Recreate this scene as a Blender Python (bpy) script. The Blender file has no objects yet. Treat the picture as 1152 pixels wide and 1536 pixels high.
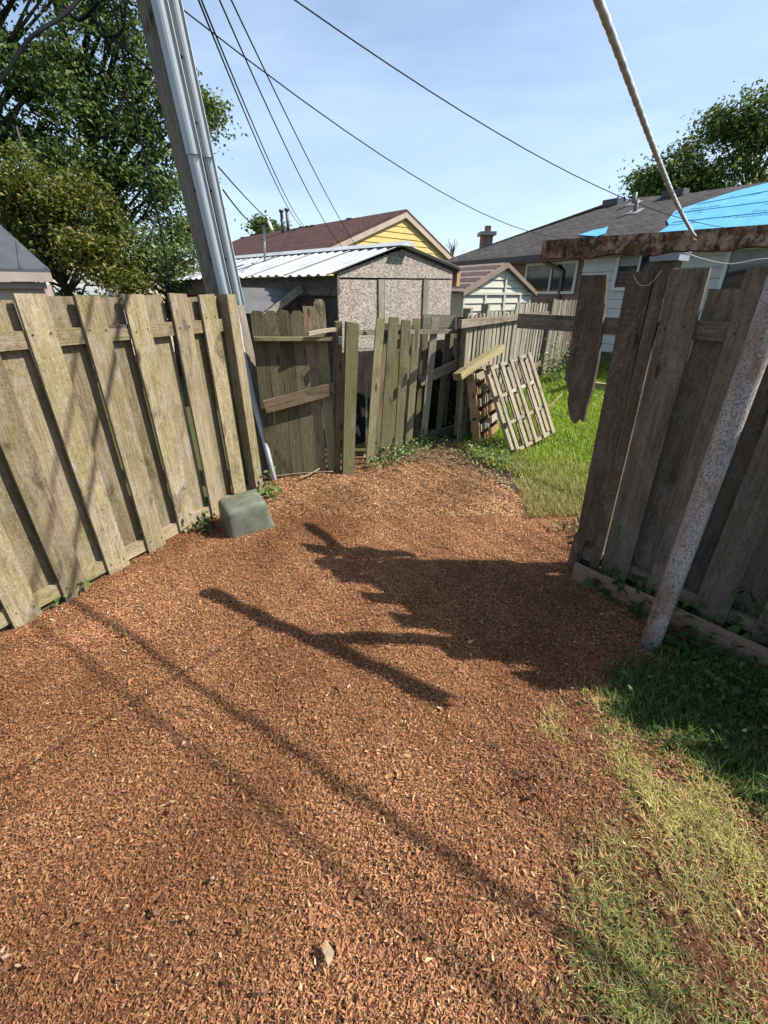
import bpy, math, random
import numpy as np
from mathutils import Vector, Matrix
random.seed(7); rng = np.random.default_rng(7)
SC = bpy.context.scene; COL = SC.collection

# ------------------------------------------------------------------ camera, sky, sun, exposure
FPX, HC = 650.0, 1.65
PIT = math.atan(328/650)
cp, sp = math.cos(PIT), math.sin(PIT)
cd = bpy.data.cameras.new('camera'); cam = bpy.data.objects.new('camera', cd); COL.objects.link(cam)
cd.sensor_fit = 'HORIZONTAL'; cd.sensor_width = 36; cd.lens = 36*FPX/1152
cd.clip_start = .02; cd.clip_end = 3000
cam.location = (0, 0, HC); cam.rotation_euler = (math.pi/2-PIT, 0, 0); SC.camera = cam
ELEV, AZ = math.radians(45.5), math.radians(91.5)      # azimuth clockwise from +Y
SUN = Vector((math.sin(AZ)*math.cos(ELEV), math.cos(AZ)*math.cos(ELEV), math.sin(ELEV)))
W = bpy.data.worlds.new('World'); SC.world = W; W.use_nodes = True
wt = W.node_tree; bg = wt.nodes['Background']
sky = wt.nodes.new('ShaderNodeTexSky'); sky.sky_type = 'NISHITA'; sky.sun_disc = False
sky.sun_elevation = ELEV; sky.sun_rotation = AZ; sky.air_density = 1.0; sky.dust_density = 1.0; sky.ozone_density = 1.6
sky.altitude = 100
wtc = wt.nodes.new('ShaderNodeTexCoord'); wmp = wt.nodes.new('ShaderNodeMapping'); wmp.inputs['Scale'].default_value = (1.2, 1.6, 4.5)
wn = wt.nodes.new('ShaderNodeTexNoise'); wn.inputs['Scale'].default_value = 1.3; wn.inputs['Detail'].default_value = 7; wn.inputs['Roughness'].default_value = .55; wn.inputs['Distortion'].default_value = .4
wr = wt.nodes.new('ShaderNodeMapRange'); wr.inputs[1].default_value = .38; wr.inputs[2].default_value = .75; wr.inputs[3].default_value = .10; wr.inputs[4].default_value = .42
wm = wt.nodes.new('ShaderNodeMix'); wm.data_type = 'RGBA'; wm.inputs[7].default_value = (6.0, 7.4, 9.0, 1)
wt.links.new(wtc.outputs['Generated'], wmp.inputs[0]); wt.links.new(wmp.outputs[0], wn.inputs['Vector']); wt.links.new(wn.outputs[0], wr.inputs[0])
wt.links.new(wr.outputs[0], wm.inputs[0]); wt.links.new(sky.outputs[0], wm.inputs[6]); wt.links.new(wm.outputs[2], bg.inputs[0])
bg.inputs[1].default_value = 0.09
sl = bpy.data.lights.new('sun', 'SUN'); sl.energy = 5.0; sl.angle = math.radians(.55); sl.color = (1, .95, .86)
so = bpy.data.objects.new('sun', sl); COL.objects.link(so); so.location = (20, 0, 30)
so.rotation_euler = SUN.to_track_quat('Z', 'Y').to_euler()
vs = SC.view_settings; vs.view_transform = 'Standard'; vs.look = 'None'; vs.exposure = 1.05; vs.gamma = 1; vs.use_curve_mapping = False
SC.cycles.max_bounces = 6; SC.cycles.transparent_max_bounces = 8

# ------------------------------------------------------------------ pixel -> place
def ray(x, y):
    u = (x-576)/FPX; v = (y-768)/FPX
    return Vector((u, cp-v*sp, -(sp+v*cp)))
CAM = Vector((0, 0, HC))
def G(x, y, z=0.): r = ray(x, y); return CAM + r*((z-HC)/r.z)
def D(x, y, Y): r = ray(x, y); return CAM + r*(Y/r.y)
def V(x, y, a, b):                       # ray meets the vertical plane through a, b
    r = ray(x, y); nx, ny = -(b.y-a.y), b.x-a.x
    return CAM + r*((a.x*nx+a.y*ny)/(r.x*nx+r.y*ny))
def PL(x, y, o, n): r = ray(x, y); return CAM + r*((o-CAM).dot(n)/r.dot(n))
def v3(x, y, z=0): return Vector((x, y, z))
UP = v3(0, 0, 1)

# ------------------------------------------------------------------ object helpers
def tag(o, label=None, cat=None, group=None, kind=None):
    if label: o['label'] = label
    if cat: o['category'] = cat
    if group: o['group'] = group
    if kind: o['kind'] = kind
    return o
def thing(name, label, cat, loc=(0, 0, 0), group=None):
    o = bpy.data.objects.new(name, None); COL.objects.link(o); o.location = loc; o.empty_display_size = .1
    return tag(o, label, cat, group)
def link(name, me, mat, parent=None, mw=None):
    if mat is not None and not me.materials: me.materials.append(mat)
    o = bpy.data.objects.new(name, me); COL.objects.link(o)
    if mw is not None: o.matrix_basis = mw
    if parent is not None:
        o.parent = parent
        o.matrix_parent_inverse = world_of(parent).inverted()
    return o
def world_of(o):
    m = o.matrix_basis.copy()
    if o.parent is not None: m = world_of(o.parent) @ o.matrix_parent_inverse @ m
    return m
def mesh(verts, faces, smooth=False):
    me = bpy.data.meshes.new('m'); me.from_pydata([tuple(v) for v in verts], [], faces); me.update()
    if smooth: me.polygons.foreach_set('use_smooth', [True]*len(me.polygons))
    return me
def frame(z, xh):
    z = z.normalized(); x = (xh - z*xh.dot(z)).normalized(); return x, z.cross(x), z
def board_mesh(w, th, L, warp=.004, end='flat', seg=4, taper=1.0):
    ts = [i/seg for i in range(seg+1)]; vs_ = []; ph = random.uniform(0, 6); b = random.uniform(-warp, warp)
    for i, t in enumerate(ts):
        ww = w*(1+(taper-1)*t)*random.uniform(.985, 1.0)/2; ox = b*math.sin(math.pi*t)+random.uniform(-.1, .1)*warp
        oy = warp*.6*math.sin(ph+2.2*t); z = t*L
        z2 = z + (random.uniform(-.006, .006) if i in (0, seg) else 0); z3 = z + (random.uniform(-.006, .006) if i in (0, seg) else 0)
        c = 1.0
        if end == 'dog' and i == seg: c = .55
        vs_ += [(ox-ww*c, oy-th/2, z2), (ox+ww*c, oy-th/2, z3), (ox+ww*c, oy+th/2, z3), (ox-ww*c, oy+th/2, z2)]
    if end == 'dog':                       # ring just below the clipped corners
        k = seg*4; vs_ = vs_[:k] + [(x*1., y, z) for x, y, z in [(-w/2, -th/2, L-.035), (w/2, -th/2, L-.035), (w/2, th/2, L-.035), (-w/2, th/2, L-.035)]] + vs_[k:]
    n = len(vs_)//4; f = [(3, 2, 1, 0)]
    for i in range(n-1):
        a = i*4
        for j in range(4): f.append((a+j, a+(j+1) % 4, a+4+(j+1) % 4, a+4+j))
    e = (n-1)*4; f.append((e, e+1, e+2, e+3))
    return mesh(vs_, f)
def board(name, parent, p0, p1, wdir, w, th, mat, warp=.004, end='flat', seg=4, taper=1.0):
    x, y, z = frame(p1-p0, wdir)
    m = Matrix((x, y, z)).transposed().to_4x4(); m.translation = p0
    return link(name, board_mesh(w, th, (p1-p0).length, warp, end, seg, taper), mat, parent, m)
def prism(name, parent, pts, vec, mat):   # polygon pts pushed along vec
    c = sum(pts, v3(0, 0, 0))/len(pts); n = len(pts)
    vsx = [p-c for p in pts] + [p+vec-c for p in pts]
    nn = (pts[1]-pts[0]).cross(pts[2]-pts[0])
    f = [tuple(range(n)), tuple(range(2*n-1, n-1, -1))] + [(i, i+n, (i+1) % n+n, (i+1) % n) for i in range(n)]
    if nn.dot(vec) > 0: f = [tuple(reversed(q)) for q in f]
    return link(name, mesh(vsx, f), mat, parent, Matrix.Translation(c))
def box(name, parent, o, a, b, c, mat): return prism(name, parent, [o, o+a, o+a+b, o+b], c, mat)
def tube(name, parent, pts, r, mat, seg=8, cap=True):
    if not hasattr(r, '__len__'): r = [r]*len(pts)
    o0 = pts[0].copy(); vs_ = []; f = []; px = None
    for i, p in enumerate(pts):
        d = (pts[min(i+1, len(pts)-1)]-pts[max(i-1, 0)]).normalized()
        h = px if px is not None else (v3(1, 0, 0) if abs(d.x) < .8 else v3(0, 1, 0))
        x, y, _ = frame(d, h); px = x
        for k in range(seg):
            a = 2*math.pi*k/seg; vs_.append(p-o0+x*math.cos(a)*r[i]+y*math.sin(a)*r[i])
    for i in range(len(pts)-1):
        for k in range(seg): a = i*seg; f.append((a+k, a+(k+1) % seg, a+seg+(k+1) % seg, a+seg+k))
    if cap: f.append(tuple(range(seg-1, -1, -1))); e = (len(pts)-1)*seg; f.append(tuple(range(e, e+seg)))
    return link(name, mesh(vs_, f, True), mat, parent, Matrix.Translation(o0))
def sagline(a, b, sag, n=16): return [a.lerp(b, i/n)-UP*(4*sag*(i/n)*(1-i/n)) for i in range(n+1)]
def npmesh(verts, tris, cols=None, quads=False):
    k = tris.shape[1]; me = bpy.data.meshes.new('m')
    me.vertices.add(len(verts)); me.vertices.foreach_set('co', verts.astype(np.float32).ravel())
    me.loops.add(tris.size); me.loops.foreach_set('vertex_index', tris.astype(np.int32).ravel())
    me.polygons.add(len(tris)); me.polygons.foreach_set('loop_start', np.arange(0, tris.size, k, dtype=np.int32))
    if cols is not None:
        at = me.color_attributes.new('col', 'FLOAT_COLOR', 'POINT')
        c4 = np.ones((len(verts), 4), np.float32); c4[:, :3] = cols; at.data.foreach_set('color', c4.ravel())
    me.update(calc_edges=True); return me

# ------------------------------------------------------------------ materials
ALB = .66            # the pale tones below are brought down to real-world reflectance
class M:
    def __init__(s, name, rough=.8, spec=.3, coord='Object'):
        s.m = bpy.data.materials.new(name); s.m.use_nodes = True; s.t = s.m.node_tree
        s.p = s.t.nodes['Principled BSDF']; s.p.inputs['Roughness'].default_value = rough
        s.p.inputs['Specular IOR Level'].default_value = spec
        s.tc = s.t.nodes.new('ShaderNodeTexCoord'); s.oi = s.t.nodes.new('ShaderNodeObjectInfo')
        s.co = s.tc.outputs[coord]
    def L(s, a, b): s.t.links.new(a, b)
    def off(s):                                    # shift the pattern from object to object
        a = s.t.nodes.new('ShaderNodeVectorMath'); a.operation = 'MULTIPLY_ADD'
        b = s.t.nodes.new('ShaderNodeCombineXYZ')
        for i, k in enumerate((37., 91., 13.)):
            q = s.math('MULTIPLY', s.oi.outputs['Random'], k); s.L(q, b.inputs[i])
        a.inputs[1].default_value = (1, 1, 1); s.L(s.tc.outputs['Object'], a.inputs[0]); s.L(b.outputs[0], a.inputs[2])
        s.co = a.outputs[0]; return s
    def math(s, op, a, b=None, clamp=False):
        n = s.t.nodes.new('ShaderNodeMath'); n.operation = op; n.use_clamp = clamp
        for i, q in enumerate((a, b)):
            if q is None: continue
            if isinstance(q, (int, float)): n.inputs[i].default_value = q
            else: s.L(q, n.inputs[i])
        return n.outputs[0]
    def map(s, sc):
        n = s.t.nodes.new('ShaderNodeMapping'); n.inputs['Scale'].default_value = sc; s.L(s.co, n.inputs[0]); return n.outputs[0]
    def noise(s, sc, scale=1., det=4, rough=.55, dist=0.):
        n = s.t.nodes.new('ShaderNodeTexNoise'); n.inputs['Scale'].default_value = scale; n.inputs['Detail'].default_value = det
        n.inputs['Roughness'].default_value = rough; n.inputs['Distortion'].default_value = dist
        s.L(s.map(sc) if isinstance(sc, tuple) else sc, n.inputs['Vector']); return n.outputs[0]
    def vor(s, sc, feat='F1', out=0):
        n = s.t.nodes.new('ShaderNodeTexVoronoi'); n.feature = feat; n.inputs['Scale'].default_value = 1; s.L(s.map(sc), n.inputs['Vector']); return n.outputs[out]
    def ramp(s, f, stops):
        n = s.t.nodes.new('ShaderNodeValToRGB'); e = n.color_ramp.elements
        while len(e) < len(stops): e.new(.5)
        for q, (p, c) in zip(e, stops): q.position = p; q.color = (*c, 1) if hasattr(c, '__len__') else (c, c, c, 1)
        s.L(f, n.inputs[0]); return n.outputs[0]
    def mix(s, f, a, b, mode='MIX'):
        n = s.t.nodes.new('ShaderNodeMix'); n.data_type = 'RGBA'; n.blend_type = mode
        for k, q in ((0, f), (6, a), (7, b)):
            if isinstance(q, (int, float)): n.inputs[k].default_value = q
            elif isinstance(q, tuple): n.inputs[k].default_value = (*q, 1)
            else: s.L(q, n.inputs[k])
        return n.outputs[2]
    def vary(s, c, amt=.25):                      # overall tone differs a little between objects
        h = s.t.nodes.new('ShaderNodeHueSaturation'); s.L(c, h.inputs['Color'])
        s.L(s.math('ADD', s.math('MULTIPLY', s.oi.outputs['Random'], amt*2), 1-amt), h.inputs['Value'])
        return h.outputs[0]
    def bump(s, h, st=.4, d=.01):
        b = s.t.nodes.new('ShaderNodeBump'); b.inputs['Strength'].default_value = st; b.inputs['Distance'].default_value = d
        s.L(h, b.inputs['Height']); s.L(b.outputs[0], s.p.inputs['Normal'])
    def col(s, c):
        if isinstance(c, tuple): s.p.inputs['Base Color'].default_value = (*[x*ALB for x in c], 1)
        else: s.L(s.mix(1., c, (ALB, ALB, ALB), 'MULTIPLY'), s.p.inputs['Base Color'])
        return s
def wood(name, c1, c2, algae=(.16, .15, .05), am=.5, specks=.4, vary=.2, dark=(.05, .04, .03), dk=.5, lich=.35, grey=(.42, .40, .35)):
    m = M(name, .92, .12).off()
    g = m.noise((7, 7, .5), 1, 6, .65, .5); f = m.noise((80, 80, 3.0), 1, 4, .7); f2 = m.noise((220, 220, 16), 1, 3, .7)
    c = m.mix(m.ramp(g, [(.3, 0), (.7, 1)]), c1, c2)
    c = m.mix(m.ramp(f, [(.45, 0), (.7, .5)]), c, (c2[0]*1.3, c2[1]*1.3, c2[2]*1.35))
    c = m.mix(m.ramp(f, [(.28, dk), (.47, 0)]), c, dark)
    b = m.noise((3.2, 3.2, 1.0), 1, 7, .7, .3)
    c = m.mix(m.ramp(b, [(.42, 0), (.6, am)]), c, algae)
    l = m.noise((16, 16, 7), 1, 8, .78, .8)
    c = m.mix(m.ramp(l, [(.5, 0), (.64, lich)]), c, grey)
    b2 = m.noise((6, 6, 2.6), 1, 8, .75, .8)
    c = m.mix(m.ramp(b2, [(.54, 0), (.66, .75)]), c, dark)
    sps = m.noise((110, 110, 70), 1, 5, .75)
    c = m.mix(m.ramp(sps, [(.56, 0), (.68, specks)]), c, (.6, .57, .47))
    c = m.mix(m.ramp(sps, [(.34, .7), (.44, 0)]), c, dark)
    kn = m.vor((7, 7, 2.1)); c = m.mix(m.ramp(kn, [(.05, .85), (.12, 0)]), c, (.045, .03, .02))
    m.col(m.vary(c, vary)); m.bump(m.math('ADD', m.math('ADD', f, m.math('MULTIPLY', f2, .5)), m.math('MULTIPLY', sps, .7)), .8, .007); return m.m
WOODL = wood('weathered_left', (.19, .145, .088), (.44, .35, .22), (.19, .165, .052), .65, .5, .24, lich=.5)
WOODC = wood('weathered_centre', (.19, .155, .09), (.38, .32, .19), (.19, .19, .055), .6, .3, .25)
WOODD = wood('old_gate_plank', (.105, .08, .046), (.22, .175, .10), (.105, .105, .038), .6, .2, .25, lich=.15)
WOODB = wood('brown_board', (.15, .095, .055), (.28, .2, .125), (.16, .14, .06), .3, .2, .3)
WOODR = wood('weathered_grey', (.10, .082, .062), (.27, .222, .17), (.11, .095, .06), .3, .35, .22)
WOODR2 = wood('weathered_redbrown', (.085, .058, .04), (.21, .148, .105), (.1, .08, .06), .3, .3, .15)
WOODG = wood('silver_slat', (.2, .18, .14), (.42, .38, .3), (.2, .19, .1), .4, .2, .3)
WOODP = wood('pallet_wood', (.31, .25, .175), (.52, .44, .33), (.34, .29, .18), .3, .3, .2, dk=.3)
WOODO = wood('orange_pallet', (.34, .2, .09), (.5, .33, .17), (.3, .22, .1), .3, .1, .2, dk=.3)
WOODY = wood('rotten_yellow', (.30, .245, .11), (.50, .42, .21), (.24, .25, .09), .5, .1, .05)
WOODK = wood('pink_kickboard', (.3, .19, .13), (.42, .29, .21), (.25, .17, .12), .2, .1, .1)
POLEW = wood('pole_wood', (.17, .14, .105), (.36, .31, .25), (.22, .18, .13), .3, .2, .0)
def plain(name, c, rough=.6, spec=.4, n=.12, sc=3., metal=0., bump=0., bsc=60.):
    m = M(name, rough, spec); q = m.noise((sc, sc, sc), 1, 6, .65)
    c2 = tuple(x*(1-n*2.2) for x in c); c3 = tuple(min(1, x*(1+n)) for x in c)
    m.col(m.ramp(q, [(.3, c2), (.7, c3)])); m.p.inputs['Metallic'].default_value = metal
    if bump: m.bump(m.noise((bsc, bsc, bsc), 1, 3), bump, .004)
    return m.m
def attr_mat(name, rough=.8, trans=0., spec=.2):
    m = M(name, rough, spec); a = m.t.nodes.new('ShaderNodeAttribute'); a.attribute_name = 'col'
    m.col(a.outputs['Color'])
    if trans:
        t = m.t.nodes.new('ShaderNodeBsdfTranslucent'); mx = m.t.nodes.new('ShaderNodeMixShader'); mx.inputs[0].default_value = trans
        m.L(m.mix(1., m.mix(.6, a.outputs['Color'], (1, .95, .3), 'MULTIPLY'), (ALB, ALB, ALB), 'MULTIPLY'), t.inputs[0])
        m.L(m.p.outputs[0], mx.inputs[1]); m.L(t.outputs[0], mx.inputs[2]); m.L(mx.outputs[0], m.t.nodes['Material Output'].inputs[0])
    return m.m
CHIP = attr_mat('mulch_chip', .85, 0, .25); LEAF = attr_mat('leaf', .6, .3, .25); BLADE = attr_mat('grass_blade', .55, .3, .3)
def rustm(name, base, cover, sc):
    m = M(name, .75, .3); n = m.noise((sc, sc, sc), 1, 8, .72, .3); n2 = m.noise((sc*5, sc*5, sc*5), 1, 4, .7)
    r = m.mix(n2, (.055, .022, .012), (.26, .10, .04))
    c = m.mix(m.ramp(n, [(cover-.05, 0), (cover+.07, 1)]), base, r)
    c = m.mix(m.ramp(m.noise((sc*1.7, sc*1.7, sc*1.2), 1, 7, .75), [(.5, 0), (.57, .95)]), c, (.028, .017, .014))
    m.col(c); m.bump(m.math('ADD', n, n2), .6, .006); return m.m
RUSTBAR = rustm('rusty_crossbar', (.40, .29, .21), .47, 20)
def pipe_mat():
    m = M('flaking_pipe', .65, .35); n = m.noise((14, 14, 4), 1, 8, .75); s2 = m.noise((150, 150, 110), 1, 8, .85)
    c = m.mix(m.ramp(n, [(.35, 0), (.7, 1)]), (.74, .69, .64), (.42, .385, .36))
    c = m.mix(m.ramp(s2, [(.48, 0), (.55, .88)]), c, (.085, .075, .07))
    big = m.noise((3.4, 3.4, 2.3), 1, 5, .7)
    c = m.mix(m.ramp(big, [(.53, 0), (.64, .8)]), c, (.27, .13, .08))
    sz = m.t.nodes.new('ShaderNodeSeparateXYZ'); m.L(m.tc.outputs['Object'], sz.inputs[0])
    low = m.ramp(sz.outputs[2], [(.12, 0), (.28, .85), (.42, .7), (.62, 0)])      # old rust band above the footing
    c = m.mix(m.math('MULTIPLY', low, m.ramp(m.noise((9, 9, 5), 1, 6, .75), [(.42, 0), (.56, 1)])), c, (.20, .085, .05))
    c = m.mix(m.ramp(m.noise((30, 30, 18), 1, 5, .8), [(.60, 0), (.66, .9)]), c, (.12, .05, .03))
    m.col(c); m.bump(m.math('ADD', s2, n), .5, .004); return m.m
PIPE = pipe_mat()
def shingle(name, c1, c2, run, upd, bias=0):     # rows of shingles laid along 'run', stepping up 'upd'
    m = M(name, .95, .1)
    def dot(v):
        n = m.t.nodes.new('ShaderNodeVectorMath'); n.operation = 'DOT_PRODUCT'; m.L(m.tc.outputs['Object'], n.inputs[0]); n.inputs[1].default_value = v; return n.outputs['Value']
    cx = m.t.nodes.new('ShaderNodeCombineXYZ'); m.L(dot(run), cx.inputs[0]); m.L(dot(upd), cx.inputs[1])
    b = m.t.nodes.new('ShaderNodeTexBrick'); m.L(cx.outputs[0], b.inputs['Vector']); b.inputs['Scale'].default_value = 1
    b.inputs['Brick Width'].default_value = .33; b.inputs['Row Height'].default_value = .15; b.inputs['Mortar Size'].default_value = .012
    b.inputs['Color1'].default_value = (*c1, 1); b.inputs['Color2'].default_value = (*c2, 1); b.inputs['Mortar'].default_value = (c1[0]*.3, c1[1]*.3, c1[2]*.3, 1); b.inputs['Bias'].default_value = bias
    n = m.noise((5, 5, 5), 1, 8, .8); m.col(m.mix(.75, b.outputs[0], m.ramp(n, [(.3, .35), (.7, 1.3)]), 'MULTIPLY'))
    m.bump(b.outputs['Fac'], -.6, .02); return m.m

# ------------------------------------------------------------------ ground heights and regions
RUTS = [(*G(*p)[:2], *G(*q)[:2], w, d) for p, q, w, d in (((968, 1295), (1035, 1395), .014, .04), ((855, 1300), (880, 1345), .014, .03), ((1075, 1455), (1115, 1515), .012, .03), ((1000, 1120), (960, 1130), .02, .025), ((940, 1180), (985, 1240), .015, .02), ((900, 1420), (935, 1470), .014, .025))]
def hgt(x, y):
    x = np.asarray(x, float); y = np.asarray(y, float)
    h = .010*np.sin(2.1*x+1.3*y)+.008*np.sin(4.7*x-3.1*y+1)+.005*np.sin(9.3*x+7.7*y)+.004*np.sin(17*x-13*y+2)+.003*np.sin(29*x+23*y)
    for (ax, ay, bx_, by_, w, dp) in RUTS:
        dx, dy = bx_-ax, by_-ay; t = np.clip(((x-ax)*dx+(y-ay)*dy)/(dx*dx+dy*dy), 0, 1); d = np.hypot(x-ax-t*dx, y-ay-t*dy+.012*np.sin(60*t))
        h = h-dp*np.exp(-(d/w)**2)+dp*.5*np.exp(-((d-2.2*w)/w)**2)
    return h-.012
def inpoly(px, py, poly):
    ins = np.zeros(len(px), bool); j = len(poly)-1
    for i in range(len(poly)):
        xi, yi = poly[i][:2]; xj, yj = poly[j][:2]
        ins ^= ((yi > py) != (yj > py)) & (px < (xj-xi)*(py-yi)/(yj-yi+1e-12)+xi); j = i
    return ins
def noise2(x, y, s, seed=0):
    r = np.random.default_rng(seed); o = np.zeros_like(x)
    for k in range(7):
        a = r.uniform(0, 6.28); f = s*r.uniform(.6, 2.2); o += np.sin((x*math.cos(a)+y*math.sin(a))*f+r.uniform(0, 6.28))
    return o/3.2
MULCH = [(p.x, p.y) for p in (G(410, 722), G(470, 705), G(560, 690), G(625, 680), G(690, 684), G(745, 716), G(800, 735), G(868, 752))] \
    + [(1.33, 2.5), (1.62, 2.0), (1.36, 1.62), (1.06, 1.42), (.86, 1.18), (.60, .86), (.50, .60), (.36, .35), (.25, .0), (.1, -1.0), (-3.5, -1.0), (-2.95, .1), (-2.05, 1.9), (-1.25, 3.6)]
GRASSF = [(1.45, 1.70), (1.12, 1.52), (.92, 1.26), (.63, .88), (.52, .62), (.40, .35), (.30, .0), (2.6, .0), (2.6, .9), (2.0, 1.55)]
LAWN = [(p.x, p.y) for p in (G(690, 672), G(745, 706), G(800, 728), G(872, 748))] + [(1.35, 2.62), (2.2, 1.6), (9, 2.0), (9, 13), (4.6, 14.6), (2.9, 11.2), (1.25, 6.2)]

gm = M('soil', 1, .1)
q = gm.noise((40, 40, 40), 1, 8, .8); q2 = gm.noise((1.5, 1.5, 1.5), 1, 5, .6)
gm.col(gm.mix(gm.ramp(q2, [(.4, 0), (.6, 1)]), gm.ramp(q, [(.3, (.05, .045, .02)), (.7, (.14, .13, .05))]), gm.ramp(q, [(.3, (.05, .06, .018)), (.7, (.12, .15, .035))]))); gm.bump(q, .6, .02)
me = mesh([(-400, -400, -.06), (400, -400, -.06), (400, 900, -.06), (-400, 900, -.06)], [(0, 1, 2, 3)])
tag(link('ground', me, gm.m), 'wide flat ground of soil and short turf', None, None, 'structure')
def sheet(name, x0, x1, y0, y1, step, mat, dz=0, label=None):
    xs = np.arange(x0, x1+step/2, step); ys = np.arange(y0, y1+step/2, step); X, Y = np.meshgrid(xs, ys)
    Z = hgt(X, Y)+dz; nx = len(xs)
    idx = np.arange((len(ys)-1)*nx).reshape(-1, nx)[:, :-1].ravel()
    qd = np.stack([idx, idx+1, idx+nx+1, idx+nx], 1)
    c = np.stack([X.ravel(), Y.ravel(), Z.ravel()], 1); cx, cy = c[qd].mean(1)[:, 0], c[qd].mean(1)[:, 1]
    return c, qd, cx, cy
mm = M('mulch_fines', .95, .1)
q = mm.noise((70, 70, 70), 1, 8, .8); q3 = mm.noise((2.2, 2.2, 2.2), 1, 6, .7)
mm.col(mm.mix(mm.ramp(q3, [(.4, 0), (.65, .6)]), mm.ramp(q, [(.3, (.09, .04, .022)), (.55, (.25, .115, .055)), (.75, (.40, .215, .10))]), mm.ramp(q, [(.3, (.05, .025, .018)), (.7, (.22, .09, .05))]))); mm.bump(q, 1, .02)
c, qd, cx, cy = sheet('mulch', -4, 3.2, -1.5, 7.2, .04, mm.m)
BED = [(x+.1, y+.4) for x, y in MULCH[:8]]+[(1.40, 2.55), (1.75, 2.1), (2.3, 1.5), (2.6, 0.2), (2.6, -1.4), (-3.7, -1.4), (-3.05, -.1), (-2.1, 1.85), (-1.28, 3.6), (-1.3, 4.1)]
keep = inpoly(cx, cy, BED)
o = link('mulch_ground', npmesh(c, qd[keep]), mm.m); tag(o, 'bed of brown wood mulch between the two wooden fences', None, None, 'structure')
lm = M('lawn_soil', .95, .1); q = lm.noise((30, 30, 30), 1, 8, .8)
lm.col(lm.ramp(q, [(.3, (.035, .05, .012)), (.7, (.10, .15, .03))])); lm.bump(q, .8, .02)
c, qd, cx, cy = sheet('lawn', .5, 9.2, 1.4, 15, .1, lm.m, -.012)
o = link('lawn', npmesh(c, qd[inpoly(cx, cy, LAWN)]), lm.m); tag(o, 'sunny green back lawn beyond the broken fence', None, None, 'structure')

# mulch chips: far too many to count
def chips(n, poly, lo, hi, pal, w, name, label, x0, x1, y0, y1, dens=None, dzr=.014, tilt=.45):
    X = rng.uniform(x0, x1, n*3); Y = rng.uniform(y0, y1, n*3); k = inpoly(X, Y, poly)
    if dens is not None: k &= rng.uniform(0, 1, len(X)) < dens(X, Y)
    X, Y = X[k][:n], Y[k][:n]; n = len(X)
    Ln = rng.uniform(lo, hi, n)*np.where(rng.uniform(0, 1, n) < .12, 1.7, 1); Wd = Ln*rng.uniform(.16, .42, n)
    a = rng.uniform(0, 6.283, n); ti = rng.normal(0, tilt*.55, n); ro = rng.normal(0, tilt, n)
    Z = hgt(X, Y)+rng.uniform(.0, dzr, n)
    d = np.stack([np.cos(a)*np.cos(ti), np.sin(a)*np.cos(ti), np.sin(ti)], 1)
    s_ = np.stack([-np.sin(a), np.cos(a), 0*a], 1); nz = np.cross(d, s_)
    s2 = s_*np.cos(ro)[:, None]+nz*np.sin(ro)[:, None]; n2 = np.cross(d, s2)
    c0 = np.stack([X, Y, Z], 1); hl = d*(Ln/2)[:, None]; hw = s2*(Wd/2)[:, None]; up = n2*(Wd*.35)[:, None]
    e = rng.uniform(.25, 1, (n, 1)); e2 = rng.uniform(.25, 1, (n, 1))
    vv = np.stack([c0-hl-hw*.25, c0+hl*(e*2-1.25)-hw, c0+hl+hw*.25+up, c0+hl*(1.25-e2*2)+hw+up*.6], 1).reshape(-1, 3)
    b = (np.arange(n)*4)[:, None]
    fc = np.concatenate([b+np.array([0, 1, 2]), b+np.array([0, 2, 3])])
    pal = np.array(pal); pw = np.array(w, float); pw /= pw.sum()
    cc = pal[rng.choice(len(pal), n, p=pw)]*rng.uniform(.75, 1.2, (n, 1))
    pt = np.clip(noise2(X, Y, 3.0, 5)+.5*noise2(X, Y, 9, 6), -1.2, 1.2)[:, None]; cc = cc*(1+.26*pt*np.array([[1, 1.12, 1.25]]))*np.array([[1.0, .98, .97]])
    o = link(name, npmesh(vv, fc, np.repeat(cc, 4, 0)), CHIP); tag(o, label, None, None, 'stuff'); return o
PAL = [(.41, .19, .085), (.46, .24, .11), (.62, .42, .22), (.32, .13, .065), (.12, .058, .035), (.48, .21, .095)]
PT_ = [(.46, .25, .115), (.55, .34, .17), (.72, .54, .31), (.36, .16, .08), (.13, .07, .04), (.56, .29, .13)]
PW = [36, 20, 4, 26, 8, 8]
chips(290000, MULCH, .004, .014, PAL, PW, 'mulch', 'loose shredded brown wood mulch close by', -2.6, 1.6, .2, 1.75)
chips(270000, MULCH, .0045, .016, PAL, [32, 24, 6, 22, 7, 9], 'mulch', 'loose shredded brown wood mulch spread up to the gate', -2.1, 1.6, 1.75, 3.2)
chips(110000, MULCH, .007, .026, PT_, PW, 'mulch', 'loose tan wood mulch by the picket gate', -1.6, 1.75, 3.2, 5.4)
chips(70000, MULCH, .005, .018, PAL, PW, 'mulch', 'loose brown wood mulch in the open yard', -3.4, .5, -1., .2)
chips(3000, MULCH, .015, .030, PAL, [20, 20, 18, 26, 14, 10], 'mulch', 'larger splinters strewn over the wood mulch', -2.4, 1.6, .2, 4.8, None, .018, .5)
FX = ([.0, .35, .60, .86, 1.18, 1.42, 1.62, 1.9], [.22, .36, .50, .60, .86, 1.06, 1.36, 1.8])
GRASSF = [(1.45, 1.72), (1.0, 1.6), (.70, 1.3), (.40, .95), (.25, .62), (.1, .35), (.0, .0), (-.1, -1.0), (2.6, -1.0), (2.6, .9), (2.0, 1.55)]
def gin(X, Y): return np.clip((X-np.interp(Y, *FX))/.34+.35+.38*noise2(X, Y, 6, 31), 0, 1)      # how far into the grass
BX = np.array([p[0] for p in MULCH[2:8]]+[1.9]); BY = np.array([p[1] for p in MULCH[2:8]]+[2.6])
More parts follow.
